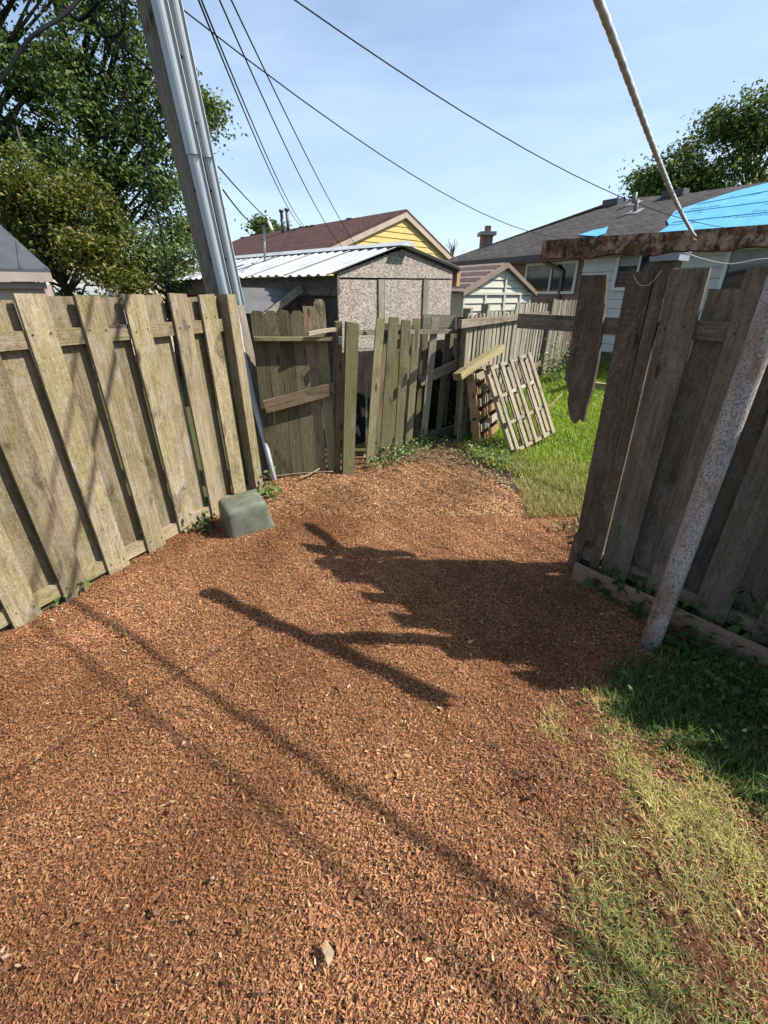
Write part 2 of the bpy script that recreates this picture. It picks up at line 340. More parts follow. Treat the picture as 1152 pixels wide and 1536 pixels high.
def lin(X, Y): return np.clip((Y-np.interp(X, BX, BY))/.55+.25+.35*noise2(X, Y, 5, 33), 0, 1)     # how far into the lawn
chips(85000, GRASSF, .004, .016, PAL, [24, 14, 8, 26, 18, 8], 'mulch', 'dark mulch bits scattered through the thin dry grass', .0, 2.4, .1, 1.8, lambda X, Y: np.clip(1.1-.5*gin(X, Y)*(noise2(X, Y, 4, 3)+.6), .4, 1))
chips(16000, GRASSF, .005, .02, PAL, PW, 'mulch', 'mulch bits in the open turf', -.1, 2.6, -1., .1)
EDGE = [(x, y-.3) for x, y in MULCH[2:8]]+[(x+.1, y+.55) for x, y in MULCH[7:1:-1]]
chips(14000, EDGE, .008, .04, [(.3, .19, .1), (.45, .34, .2), (.12, .075, .045), (.38, .36, .16)], [3, 3, 3, 1], 'mulch', 'dead litter between the mulch and the lawn', -.3, 2.2, 3.6, 5.8, None, .03, .6)

# grass
def blades(n, poly, hlo, hhi, pal, w, x0, x1, y0, y1, name, label, wd=.004, dens=None, lean=.6, flat=0., zoff=0):
    X = rng.uniform(x0, x1, n*4); Y = rng.uniform(y0, y1, n*4); k = inpoly(X, Y, poly)
    if dens is not None: k &= rng.uniform(0, 1, len(X)) < dens(X, Y)
    X, Y = X[k][:n], Y[k][:n]; n = len(X); h = rng.uniform(hlo, hhi, n); a = rng.uniform(0, 6.283, n)
    l1 = np.abs(rng.normal(0, lean, n))*.5+flat; l2 = l1+np.abs(rng.normal(.3, lean, n)); l2 = np.clip(l2, 0, 1.9); l1 = np.clip(l1, 0, 1.5)
    d = np.stack([np.cos(a), np.sin(a), 0*a], 1); s_ = np.stack([-np.sin(a), np.cos(a), 0*a], 1)*(wd*rng.uniform(.6, 1.3, n)/2)[:, None]
    c0 = np.stack([X, Y, hgt(X, Y)+zoff+flat*.012], 1)
    st = lambda l: (d*np.sin(l)[:, None]+np.array([0, 0, 1.])*np.cos(l)[:, None])*(h*.5)[:, None]
    c1 = c0+st(l1); c2 = c1+st(l2)
    vv = np.stack([c0-s_, c0+s_, c1-s_*.8, c1+s_*.8, c2], 1).reshape(-1, 3); b = (np.arange(n)*5)[:, None]
    f = np.concatenate([b+np.array([0, 1, 3]), b+np.array([0, 3, 2]), b+np.array([2, 3, 4])])
    pw = np.array(w, float); pw /= pw.sum(); cc = np.array(pal)[rng.choice(len(pal), n, p=pw)]*rng.uniform(.7, 1.25, (n, 1))
    o = link(name, npmesh(vv, f, np.repeat(cc, 5, 0)), BLADE); return tag(o, label, None, None, 'stuff')
GREEN = [(.32, .50, .035), (.48, .66, .05), (.19, .33, .03), (.66, .70, .14), (.66, .6, .24)]
blades(60000, LAWN, .035, .10, GREEN, [30, 34, 14, 14, 5], .6, 5, 3.4, 7.5, 'grass', 'bright green lawn grass in front of the leaning pallet', .007, lambda X, Y: np.clip(.75+.35*noise2(X, Y, 2.5, 8), .25, 1)*lin(X, Y))
blades(30000, LAWN, .04, .11, GREEN, [30, 34, 14, 12, 5], .8, 7.5, 7.5, 14.5, 'grass', 'green lawn grass reaching to the brick house', .012)
blades(7000, LAWN, .05, .15, [(.5, .48, .16), (.55, .46, .22), (.3, .38, .08)], [3, 3, 2], .7, 2.2, 2.5, 4.9, 'grass', 'long pale dry grass fringing the mulch', .006, lambda X, Y: np.clip(1.35-.55*(Y-3.1)-.3*np.abs(X-1.4), 0, 1)**2)
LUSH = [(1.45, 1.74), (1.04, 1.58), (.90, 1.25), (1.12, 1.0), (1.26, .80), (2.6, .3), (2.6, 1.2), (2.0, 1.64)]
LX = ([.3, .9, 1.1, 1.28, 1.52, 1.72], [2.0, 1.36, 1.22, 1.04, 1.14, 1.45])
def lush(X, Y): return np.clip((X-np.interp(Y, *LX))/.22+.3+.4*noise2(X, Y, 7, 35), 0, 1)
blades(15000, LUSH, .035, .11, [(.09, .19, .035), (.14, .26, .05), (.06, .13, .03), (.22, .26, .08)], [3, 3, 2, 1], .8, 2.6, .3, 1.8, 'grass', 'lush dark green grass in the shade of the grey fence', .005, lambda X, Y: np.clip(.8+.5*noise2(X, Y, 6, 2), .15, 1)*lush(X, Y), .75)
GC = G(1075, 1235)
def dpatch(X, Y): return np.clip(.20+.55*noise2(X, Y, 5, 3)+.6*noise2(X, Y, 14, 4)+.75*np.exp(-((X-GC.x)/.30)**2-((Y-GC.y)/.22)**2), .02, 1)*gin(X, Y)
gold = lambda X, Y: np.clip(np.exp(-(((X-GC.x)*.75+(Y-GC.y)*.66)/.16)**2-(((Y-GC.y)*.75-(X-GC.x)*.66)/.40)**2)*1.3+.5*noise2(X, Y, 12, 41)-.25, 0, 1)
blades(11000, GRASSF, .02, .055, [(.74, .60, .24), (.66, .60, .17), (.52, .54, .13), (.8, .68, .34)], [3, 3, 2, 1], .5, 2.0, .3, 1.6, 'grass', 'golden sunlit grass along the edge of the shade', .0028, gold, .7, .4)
chips(2600, GRASSF, .012, .035, [(.07, .035, .025), (.12, .055, .035), (.05, .03, .02)], [1, 1, 1], 'mulch', 'dark clods of soil in the worn grass', .3, 2.2, .2, 1.6, lambda X, Y: np.clip(1.6*noise2(X, Y, 10, 51)-.6, 0, 1), .03, .9)
blades(3000, [(1.2, 3.15), (1.75, 3.2), (1.8, 3.85), (1.25, 3.9)], .04, .12, [(.5, .48, .16), (.6, .5, .24), (.3, .4, .08)], [3, 3, 2], 1.2, 1.8, 3.1, 3.9, 'grass', 'tuft of pale grass at the end of the grey fence', .005)
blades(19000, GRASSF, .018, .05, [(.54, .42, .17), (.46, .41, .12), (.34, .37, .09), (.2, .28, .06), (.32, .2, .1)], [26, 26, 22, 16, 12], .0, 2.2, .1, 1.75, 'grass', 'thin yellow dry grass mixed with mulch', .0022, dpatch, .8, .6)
blades(9500, GRASSF, .02, .055, [(.16, .22, .07), (.24, .30, .09), (.12, .17, .05)], [1, 1, 1], .0, 2.2, .1, 1.7, 'grass', 'grey green grass tufts worn through the mulch', .0026, lambda X, Y: np.clip(noise2(X, Y, 7, 12)*1.3-.25, 0, 1)*gin(X, Y), .6, .35)

# ------------------------------------------------------------------ fences
def away(a, b): # unit along, unit normal pointing away from the camera
    d = (b-a); d.z = 0; d.normalize(); n = v3(-d.y, d.x); n = n if n.dot(a) > 0 else -n
    return d, n
# shadowbox fence on one side of the mulch
a = G(44, 925); b = G(388, 738); dL, nL = away(a, b)
fl = thing('board_fence', 'sunlit olive grey board fence beside the utility pole', 'fence', a)
sY = lambda Y: a + dL*((Y-a.y)/dL.y)
for i, Y in enumerate([.32, .60, .87, 1.13, 1.40, 1.66, 1.93, 2.18, 2.435, 2.70, 2.955, 3.24, 3.475]):
    p = sY(Y); L = dL*random.uniform(-.012, .012)
    board('fence_board', fl, p+v3(0, 0, -.05 if i < 12 else .0), p+UP*(1.645+random.uniform(-.006, .008))+L, dL, .142, .02, WOODL)
for i, Y in enumerate([.46, .735, 1.0, 1.265, 1.53, 1.79, 2.05, 2.31, 2.565, 2.83, 3.10, 3.36, 3.58]):
    p = sY(Y)+nL*.062; L = dL*random.uniform(-.012, .012)
    board('fence_board', fl, p-UP*.04, p+UP*(1.635+random.uniform(-.012, .008))+L, dL, .182, .02, WOODL)
for z0, hh in ((1.435, .085), (.05, .085)):
    p = sY(.2)+nL*.031+UP*z0; e = sY(3.64)+nL*.031+UP*z0
    board('rail', fl, p, e, UP, hh, .038, WOODL, seg=6)
p0 = G(386, 742); pt = V(363, 446, a, b)
board('post', fl, p0-UP*.1, v3(p0.x-.02, p0.y+.02, 1.645), dL, .092, .092, WOODL, .006)
for Y in (1.53,): board('post', fl, sY(Y)+nL*.13-UP*.1, sY(Y)+nL*.13+UP*1.55, dL, .09, .09, WOODL)

nailm = plain('rusty_nail', (.05, .032, .025), .8, .2)
nme = mesh([(math.cos(k*math.pi/3)*.0045, -.0035, math.sin(k*math.pi/3)*.0045) for k in range(6)]+[(math.cos(k*math.pi/3)*.0045, .004, math.sin(k*math.pi/3)*.0045) for k in range(6)], [tuple(range(6)), tuple(range(11, 5, -1))]+[(k, k+6, (k+1) % 6+6, (k+1) % 6) for k in range(6)])
def nails(bd, zs, w, side):
    for z in zs:
        for u in (-.3, .3):
            m_ = world_of(bd) @ Matrix.Translation((u*w+random.uniform(-.008, .008), side*.0105, z+random.uniform(-.015, .015))); link('nail', nme, nailm, bd, m_)
for o in [c for c in fl.children if c.name.startswith('fence_board')][5:13]: nails(o, (1.50, .11), .142, -1 if (world_of(o).to_3x3() @ v3(0, 1)).dot(nL) > 0 else 1)
# plank gate behind the pole
ga, gb = G(398, 722), G(498, 708); dG, nG = away(ga, gb)
gt = thing('plank_gate', 'old plank gate with a slanting brace beside the round topped plank', 'gate', ga)
gW = (gb-ga).length
tops = [466, 466, 465, 466, 460]
cols = [WOODD, WOODD, WOODD, WOODD, WOODB]
for i in range(5):
    cx_ = .10+i*.118; base = ga+dG*cx_+nG*.05; xpx = (388, 407, 424, 444, 460)[i]
    tp = V(xpx+2, tops[i], ga+nG*.05, gb+nG*.05)
    board('gate_plank', gt, base-UP*.0, v3(base.x*.6+tp.x*.4, base.y*.6+tp.y*.4, tp.z), dG, .112, .02, cols[i], .003, 'dog' if i < 4 else 'flat')
tp = V(478, 448, ga+nG*.05, gb+nG*.05)
board('gate_plank', gt, ga+dG*.70+nG*.055, tp, dG, .1, .02, WOODC, .008, 'dog')
r0 = V(380, 508, ga, gb); r1 = V(497, 508, ga, gb)
board('rail', gt, r0+nG*.0, r1, UP, .03, .085, WOODC)
d0 = V(396, 610, ga, gb); d1 = V(500, 582, ga, gb)
board('brace', gt, d0-nG*.015, d1-nG*.015, UP, .115, .03, WOODB)
tl = thing('loose_slat', 'short pale slat lying on top of the plank gate rail', 'slat', V(462, 502, ga, gb))
board('slat', tl, V(462, 501, ga-nG*.06, gb-nG*.06), V(503, 494, ga-nG*.02, gb-nG*.02), UP, .03, .05, WOODP)
# gate post
gp = thing('gate_post', 'thick mossy double gate post between plank gate and pickets', 'post', G(515, 708))
q0 = G(521, 706); q1 = D(528, 483, q0.y)
board('post', gp, q0-UP*.1, q1, v3(1, .25), .115, .105, WOODC, .003)
q2 = G(504, 704)+v3(0, .03); q3 = D(507, 482, q2.y)
board('post', gp, q2-UP*.1, q3, v3(1, .25), .055, .14, WOODC, .003)
hb = D(511, 511, q0.y-.07); board('latch_block', gp, hb-UP*.035, hb+UP*.035, v3(1, 0), .035, .03, WOODP)

# leaning picket fence
pk = thing('picket_fence', 'gappy weathered picket fence leaning in front of the chipboard shed', 'fence', G(600, 668))
for xb, yb, xt, yt, w in [(554, 694, 571, 477, .085), (575, 686, 591, 476, .105), (596, 680, 609, 480, .10), (612, 672, 625, 477, .085), (634, 662, 653, 476, .085), (657, 650, 672, 500, .07)]:
    q0 = G(xb, yb); q1 = D(xt, yt, q0.y+.04); board('picket', pk, q0-UP*.03, q1, v3(.9, .35), w, .022, WOODC if xb < 630 else WOODG, .004)
for xb, yb, xt, yt in [(565, 684, 581, 485), (586, 676, 600, 486), (604, 668, 617, 487), (624, 660, 640, 487), (667, 640, 678, 490)]:
    q0 = G(xb, yb)+v3(0, .07); q1 = D(xt, yt, q0.y+.04); board('picket', pk, q0, q1, v3(.9, .35), .07, .02, WOODC, .004)
board('rail', pk, D(535, 499, 4.46), D(686, 497, 5.5), UP, .045, .035, WOODG)
board('rail', pk, D(630, 572, 5.35), D(688, 545, 5.6), UP, .11, .03, WOODG)
board('top_board', pk, D(634, 483, 5.36), D(682, 484, 5.52), UP, .16, .02, WOODG)
board('rail', pk, D(632, 655, 5.42), D(684, 640, 5.7), UP, .05, .06, WOODR)
q0 = G(692, 655)+v3(0, .15); board('post', pk, q0, D(692, 476, q0.y), v3(1, 0), .09, .09, WOODR)

dkm = plain('plywood_shade_sheet', (.035, .03, .028), .9, .1, .3, 5)  # near-black tone carries the shade behind the pickets in its colour
jk = thing('plywood_shade_sheet', 'dark plywood sheet behind the pickets, widened to stand in for shade', 'plywood', G(590, 640))
prism('sheet', jk, [D(498, 680, 5.1), D(640, 640, 6.0), D(642, 520, 6.2), D(500, 530, 5.3)], v3(0, .02), dkm)  # plywood sheet, extended to darken shed wall that is only in shade
jk = thing('plywood_shade_sheet', 'dark sheet added beside the fence corner post to stand in for shade', 'plywood', G(670, 640))
prism('sheet', jk, [D(641, 648, 5.95), D(702, 640, 6.15), D(703, 505, 6.4), D(642, 512, 6.2)], v3(0, .02), dkm)  # dark sheet added in place of the shaded clutter in the corner
jk = thing('pale_stick', 'thin pale stick standing behind the gate post', 'stick', G(549, 690)+v3(0, .5))
board('stick', jk, D(550, 690, 4.9), D(549, 553, 5.0), v3(1, 0), .02, .02, WOODP)
# plank and pallets thrown against the corner
lp = thing('leaning_plank', 'dark plank slumped against the corner of the slat fence', 'plank', G(705, 640))
board('plank', lp, G(702, 636)+v3(0, .3), D(722, 470, G(702, 636).y+.55), v3(1, .2), .11, .025, WOODR, .01)
lp = thing('leaning_plank', 'pale plank tilted beside the dark slumped plank', 'plank', G(712, 635))
board('plank', lp, G(706, 632)+v3(0, .3), D(733, 474, G(706, 632).y+.5), v3(1, .2), .08, .022, WOODG, .01)
rot = thing('rotten_beam', 'mossy yellow rotten beam resting across the upright pallet', 'beam', D(720, 560, 5.2))
m0 = D(686, 566, 4.95); m1 = D(750, 522, 5.6)
board('beam', rot, m0, m1, v3(1, -.3, .3), .11, .075, WOODY, .012, seg=7, taper=1.25)

def pallet(th, o, ux, uy, W_, H_, nslat, mats, double=True):
    n = ux.cross(uy).normalized()
    for k in range(3):
        s0 = o+ux*(W_*(.02+.48*k)); board('stringer', th, s0, s0+uy*H_, n, .085, .035, mats[1], .003)
    for side in ((-1, 1) if double else (-1,)):
        for i in range(nslat):
            y_ = H_*(.04+.92*i/(nslat-1)); b0 = o+uy*y_+n*.052*side
            board('deck_slat', th, b0-ux*.0, b0+ux*W_, uy, .085, .018, mats[0], .004)
# big pallet lying on its edge towards the lawn
A0 = G(769, 680); A1 = G(823, 651, .10); A2 = D(731, 553, A0.y+.32)
p1 = thing('pallet', 'pale slatted pallet tipped on one corner above the lawn', 'pallet', A0)
ux = (A1-A0); Wp = ux.length; ux.normalize(); uy = (A2-A0); Hp = uy.length; uy = (uy-ux*uy.dot(ux)*.35); uy.normalize()
nP = ux.cross(uy).normalized()
for k in range(7):
    s0 = A0+ux*(Wp*(.0+1.0*k/6)); board('deck_slat', p1, s0, s0+uy*Hp, ux, .05 if k != 0 else .07, .02, WOODP if k != 1 else WOODO, .004)
for k in range(4):
    s0 = A0+uy*(Hp*(.02+.96*k/3))+nP*.035; board('stringer', p1, s0-ux*.01, s0+ux*(Wp+.02), uy, .04, .06, WOODP, .003)
for k in range(5):
    s0 = A0+ux*(Wp*(.02+.96*k/4))+nP*.075; board('deck_slat', p1, s0, s0+uy*Hp, ux, .05, .02, WOODP, .004)
# upright pallet beneath the beam
B0 = G(716, 668); B1 = G(748, 640); B2 = D(706, 560, B0.y+.05)
p2 = thing('pallet', 'orange brown pallet standing upright under the rotten beam', 'pallet', B0)
ux = (B1-B0); Wp = .75; ux.normalize(); uy = (B2-B0); Hp = uy.length; uy.normalize(); nP = ux.cross(uy).normalized()
for k in range(3): s0 = B0+ux*(Wp*.5*k); board('stringer', p2, s0, s0+uy*Hp, nP, .09, .04, WOODO, .004)
for k in range(6):
    for sd in (-1, 1): s0 = B0+uy*(Hp*(.07+.86*k/5))+nP*.055*sd; board('deck_slat', p2, s0, s0+ux*Wp, uy, .085, .018, WOODP if k % 2 else WOODO, .006)

# long slat fence running back to the house
fa, fb = v3(1.2, 5.7), v3(3.25, 9.6); dF, nF = away(fa, fb)
fs = thing('slat_fence', 'long silvery slat fence running back towards the brick house', 'fence', fa)
def slat(xt, yt, w, mt, dz=0, lean=0.0, off=0):
    t = V(xt, yt, fa+nF*off, fb+nF*off); g = v3(t.x, t.y, -.02)-dF*lean
    board('slat', fs, g, t, dF, w, .02, mt, .006, seg=3)
for i, x in enumerate(np.linspace(702, 774, 13)): slat(x, (478, 472, 475, 470, 468, 468)[min(i, 5)]+random.uniform(-2, 2), .15 if i > 4 else .10, WOODG, lean=random.uniform(-.02, .05)); slat(x+3, 471+random.uniform(-2, 2), .17, WOODG, off=.07)
for i, x in enumerate(np.linspace(777, 820, 11)): slat(x, 455+random.uniform(-1, 1), .19, WOODG, lean=.02); slat(x+2, 457+random.uniform(-1, 1), .19, WOODG, off=.07)
t = V(826, 447, fa, fb); board('post', fs, v3(t.x, t.y, 0), t, dF, .14, .14, WOODR)
fa2 = v3(t.x, t.y); fb2 = v3(t.x+1.25, t.y+1.0)
for i, x in enumerate(np.linspace(830, 872, 12)):
    t = V(x, 450+.12*i+random.uniform(-1, 1), fa2, fb2); board('slat', fs, v3(t.x, t.y, 0), t, fb2-fa2, .085, .02, WOODG if i < 6 else WOODR, .006, seg=3)
board('rail', fs, V(690, 486, fa-nF*.05, fb-nF*.05), V(822, 470, fa-nF*.05, fb-nF*.05), UP, .08, .04, WOODR)
board('rail', fs, fa+UP*.35-nF*.05, fb+UP*.35-nF*.05, UP, .08, .04, WOODR)
for x, y in ((702, 466), (729, 460)):
    t = V(x, y-4, fa+nF*.12, fb+nF*.12); board('post', fs, v3(t.x, t.y, 0), t, dF, .09, .09, WOODC)

# grey fence in shade with its post and hanging board
ra, rb = G(870, 855), G(1152, 985); dR, nR = away(ra, rb)
rf = thing('shaded_fence', 'dark grey board fence in shade behind the rusty pole', 'fence', ra)
RP_ = lambda s: ra+dR*s
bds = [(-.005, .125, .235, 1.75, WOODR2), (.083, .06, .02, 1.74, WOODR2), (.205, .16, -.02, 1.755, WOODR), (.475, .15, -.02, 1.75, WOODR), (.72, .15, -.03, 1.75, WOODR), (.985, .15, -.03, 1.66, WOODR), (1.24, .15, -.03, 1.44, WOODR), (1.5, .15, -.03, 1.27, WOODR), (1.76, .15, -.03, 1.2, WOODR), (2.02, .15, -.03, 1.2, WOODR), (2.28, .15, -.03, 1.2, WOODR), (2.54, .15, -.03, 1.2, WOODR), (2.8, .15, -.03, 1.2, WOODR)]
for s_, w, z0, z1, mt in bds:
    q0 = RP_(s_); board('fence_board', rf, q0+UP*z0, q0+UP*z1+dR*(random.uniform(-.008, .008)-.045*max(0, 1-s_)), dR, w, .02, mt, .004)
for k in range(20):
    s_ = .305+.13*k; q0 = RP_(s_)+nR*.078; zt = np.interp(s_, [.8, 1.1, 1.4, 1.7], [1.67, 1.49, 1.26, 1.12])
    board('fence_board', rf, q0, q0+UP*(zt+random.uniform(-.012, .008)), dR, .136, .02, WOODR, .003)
for s0, sE, z0 in ((-.745, 1.0, 1.495), (-.02, 2.9, .12), (1.0, 2.9, .98)): board('rail', rf, RP_(s0)+nR*.036+UP*z0, RP_(sE)+nR*.036+UP*z0, UP, .085, .038, WOODR, seg=6)
pc = V(1003, 392, ra+nR*.1, rb+nR*.1); board('post', rf, v3(pc.x, pc.y, -.1), pc, dR, .092, .092, WOODR2, .002)
capm = plain('grey_cap', (.30, .33, .38), .5, .4)
xx, yy = dR*.066, nR*.066
cb = [pc-xx-yy, pc+xx-yy, pc+xx+yy, pc-xx+yy]
pcap = prism('post_cap', rf, cb, UP*.035, capm)
top = pc+UP*.036; vsq = [(-xx-yy)*1.12, (xx-yy)*1.12, (xx+yy)*1.12, (yy-xx)*1.12, UP*.03]
link('cap_top', mesh(vsq, [(0, 1, 4), (1, 2, 4), (2, 3, 4), (3, 0, 4), (3, 2, 1, 0)]), capm, pcap, Matrix.Translation(top))
kb0 = G(866, 858)-nR*.06; kb1 = kb0+dR*2.4
board('kick_board', rf, kb0+UP*.03, kb1+UP*.03, UP, .13, .035, WOODK, .006, seg=6)
stp = RP_(-.05)+nR*.03; board('post_stub', rf, stp-UP*.05, stp+UP*.25, dR, .07, .07, WOODR2)
for o in [c for c in rf.children if c.name.startswith('fence_board')][:6]: nails(o, (1.50-o.matrix_basis.translation.z, .13-o.matrix_basis.translation.z if o.matrix_basis.translation.z < .1 else 1.46-o.matrix_basis.translation.z), .14, -1 if (world_of(o).to_3x3() @ v3(0, 1)).dot(nR) > 0 else 1)
# the hanging board: a traced broken outline with its own thickness
hp = [(872, 413), (910, 412), (905, 470), (897, 540), (888, 585), (880, 610), (876, 634), (868, 628), (862, 636), (855, 628), (851, 605), (853, 590), (847, 566), (856, 520), (864, 462)]
hv = [V(x, y, ra-nR*.012, rb-nR*.012) for x, y in hp]
hbz = link_parent = prism('hanging_board', rf, hv, nR*.022, WOODR2)
cr = thing('boundary_timber', 'short diagonal timber prop by the siding corner', 'timber', G(895, 560))
board('prop', cr, G(905, 590)+v3(.4, 1.5, 0), D(882, 537, 8.0), v3(1, 0), .13, .09, WOODP)
board('sill_timber', cr, D(870, 576, 8.6), D(915, 580, 8.2), UP, .1, .1, WOODP)

# ------------------------------------------------------------------ clothes pole, rope
pb = G(975, 966); PT = v3(1.39, 1.715, 1.80)
pr = thing('clothes_pole', 'flaking rusty steel clothesline pole with a rusted crossbar', 'clothesline pole', pb)
tube('pipe', pr, [pb.lerp(PT, i/8) - (UP*.12 if i == 0 else UP*0) for i in range(9)], .045, PIPE, 20)
cx0 = D(815, 374, 2.12); cdir = (PT-cx0); cdir.z = 0; chalf = cdir.length; cdir.normalize()
ce = PT+cdir*chalf; ce.z = 1.83; cx0.z = 1.80
x_, y_, z_ = frame(ce-cx0, v3(0, 0, 1))
def chan(p): return [p+x_*.045-y_*.03, p+x_*.045+y_*.03, p-x_*.045+y_*.03, p-x_*.045-y_*.03]
def crossbar():
    vs_ = []; f = []; N_ = 28; L = (ce-cx0).length
    for i in range(N_+1):
        p = z_*(L*i/N_)
        jag = .006*math.sin(i*1.7)+random.uniform(-.005, .003)
        prof = [(.044, -.03), (.044, .03), (-.022+jag, .03), (-.022+jag*.6, .022), (.035, .022), (.035, -.024), (-.022+jag*.6, -.024), (-.022+jag, -.03)]
        vs_ += [p+x_*u+y_*w for u, w in prof]
    for i in range(N_):
        for k in range(8): q = i*8; f.append((q+k, q+(k+1) % 8, q+8+(k+1) % 8, q+8+k))
    f += [tuple(range(7, -1, -1)), tuple(range(N_*8, N_*8+8))]
    return mesh(vs_, f)
link('crossbar', crossbar(), RUSTBAR, pr, Matrix.Translation(cx0))
hk = V(1041, 352, cx0, ce)-v3(-y_.x, -y_.y)*0
hk = V(1041, 352, cx0+y_*.034*(1 if y_.y < 0 else -1), ce+y_*.034*(1 if y_.y < 0 else -1))
tube('eye_hook', pr, [hk+v3(0, .03, 0), hk, hk-v3(.012, .012, .012), hk-v3(.0, .02, .022)], .005, RUSTBAR, 8)
ropem = M('rope', .7, .3); ropem.col(ropem.ramp(ropem.noise((60, 60, 60), 1, 4), [(.3, (.40, .44, .48)), (.7, (.66, .71, .76))])); ropem = ropem.m
re_ = D(905, 0, .74); rdir = re_-hk
rk = [hk-v3(0, .01, .004)]+[hk+rdir*t-UP*(.03*math.sin(math.pi*min(1, t/1.3))*(1-t/1.6)) for t in (.04, .12, .25, .45, .7, 1., 1.5, 2.2, 3.)]
def smooth(pts, n=24):
    out = []
    for i in range(len(pts)-1):
        p0, p1, p2, p3 = pts[max(i-1, 0)], pts[i], pts[i+1], pts[min(i+2, len(pts)-1)]
        for k in range(n):
            t = k/n; out.append(.5*((2*p1)+(p2-p0)*t+(2*p0-5*p1+4*p2-p3)*t*t+(3*p1-p0-3*p2+p3)*t**3))
    return out+[pts[-1]]
def rope(pts, r):
    pts = smooth(pts, 70); vs_ = []; f = []; S = 12; L = 0; px = None
    for i, p in enumerate(pts):
        if i: L += (p-pts[i-1]).length
        d = (pts[min(i+1, len(pts)-1)]-pts[max(i-1, 0)]).normalized(); x, y, _ = frame(d, px or v3(1, 0, 0)); px = x
        rr = r*(.75 if L < .05 else 1)
        for k in range(S):
            a_ = 2*math.pi*k/S; q_ = rr*(.86+.14*abs(math.cos(2*(a_)-L*170)))*(1+.06*math.cos(a_*2+L*170)); vs_.append(p-pts[0]+x*math.cos(a_)*q_+y*math.sin(a_)*q_)
    for i in range(len(pts)-1):
        for k in range(S): q = i*S; f.append((q+k, q+(k+1) % S, q+S+(k+1) % S, q+S+k))
    return mesh(vs_, f, True), pts[0]
rme, r0_ = rope(rk, .0052)
tag(link('clothesline_rope', rme, ropem, None, Matrix.Translation(r0_)), 'pale braided clothesline rope hooked to the rusted crossbar', 'rope')
whitew = plain('white_wire', (.7, .7, .68), .5, .4)
w0 = V(1027, 379, cx0+v3(.1, .35), ce+v3(.1, .35)); w1 = V(1152, 388, cx0+v3(.1, .35), ce+v3(.1, .35))
tag(tube('thin_wire', None, smooth([w0, w0.lerp(w1, .25)-UP*.018, w0.lerp(w1, .6)-UP*.028, w1, w1+(w1-w0)*.6], 6), .0022, whitew, 6), 'thin white wire strung under the rusted crossbar', 'wire')
st0 = [V(x, y, ra-nR*.03, rb-nR*.03) for x, y in ((950, 412), (958, 426), (970, 428), (981, 420), (992, 406))]
tag(tube('frayed_string', None, smooth(st0, 5), .0012, whitew, 5), 'frayed white string draped on the tops of the grey boards', 'string')

# ------------------------------------------------------------------ utility pole
galv = M('galvanised', .45, .5); q = galv.noise((7, 7, 1.2), 1, 6, .7); galv.col(galv.ramp(q, [(.3, (.42, .47, .51)), (.7, (.6, .65, .69))])); galv.p.inputs['Metallic'].default_value = .15; galv = galv.m
blackm = plain('black_cable', (.012, .012, .013), .8, .15)
PY = 4.22
u0 = D(336, 440, PY); u1 = D(250, 60, PY); ud = (u1-u0).normalized(); u0 = u0-ud*(u0.z+.3)/ud.z; utop = u0+ud*8.6
up = thing('utility_pole', 'tall wooden utility pole with grey conduit guards beside the fence post', 'utility pole', v3(u0.x, u0.y, 0))
def polemesh():
    vs_ = []; f = []; S = 22; N_ = 40
    for i in range(N_+1):
        p = ud*(8.6*i/N_); r_ = .155-.035*i/N_
        for k in range(S): a_ = 2*math.pi*k/S; q_ = r_*(1+.015*math.sin(k*5.3)+random.uniform(-.01, .01)); vs_.append(p+v3(math.cos(a_)*q_, math.sin(a_)*q_))
    for i in range(N_):
        for k in range(S): q = i*S; f.append((q+k, q+(k+1) % S, q+S+(k+1) % S, q+S+k))
    f.append(tuple(range(N_*S, N_*S+S))); return mesh(vs_, f, True)
link('pole', polemesh(), POLEW, up, Matrix.Translation(u0))
at = lambda z: u0+ud*((z-u0.z)/ud.z)
def guard(name, offx, offy, w, z0, z1, k=1.):    # half-round cover with flanges nailed to the pole
    prof = []
    ang = math.radians(-38); ax = v3(math.cos(ang), math.sin(ang)); ay = v3(math.sin(ang), -math.cos(ang))
    h = w*.5
    prof = [(-w*.72, 0), (-w*.5, .004)]+[(-math.cos(math.pi*t/10)*h, .004+math.sin(math.pi*t/10)*h*1.05) for t in range(11)]+[(w*.5, .004), (w*.72, 0)]
    vs_ = []; f = []; o_ = at(z0)
    for z in (z0, z1):
        p = at(z)+v3(offx, offy)
        vs_ += [p-o_+ax*u*k+ay*w_*k for u, w_ in prof]
    n = len(prof); f = [(i, i+1, i+n+1, i+n) for i in range(n-1)]
    m_ = mesh(vs_, f); o = link(name, m_, galv, up, Matrix.Translation(o_))
    s = o.modifiers.new('s', 'SOLIDIFY'); s.thickness = .004; s.offset = 1
    return o
g1 = guard('conduit_guard', .072, -.150, .100, 1.56, 2.62); g2 = guard('conduit_guard', .150, -.080, .078, 1.56, 2.62)
g3 = guard('conduit_guard', .072, -.155, .110, 2.56, 6.2); g4 = guard('conduit_guard', .150, -.085, .088, 2.56, 6.2)
for gq, zs in ((g3, (2.75, 3.1, 3.5)), (g1, (2.35, 1.9))):
    for z in zs:
        for ox, oy in ((.012, -.165), (.128, -.15)):
            c_ = at(z)+v3(ox, oy); tube('bolt', gq, [c_, c_+v3(.004, -.016, 0)], .008, blackm, 8)
cw = plain('white_conduit', (.66, .68, .7), .45, .5)
tube('white_conduit', up, [at(1.62)+v3(.1, -.1), D(362, 520, 4.12), D(380, 600, 4.06), D(397, 662, 4.02), G(413, 722)-UP*.05], .026, cw, 10)
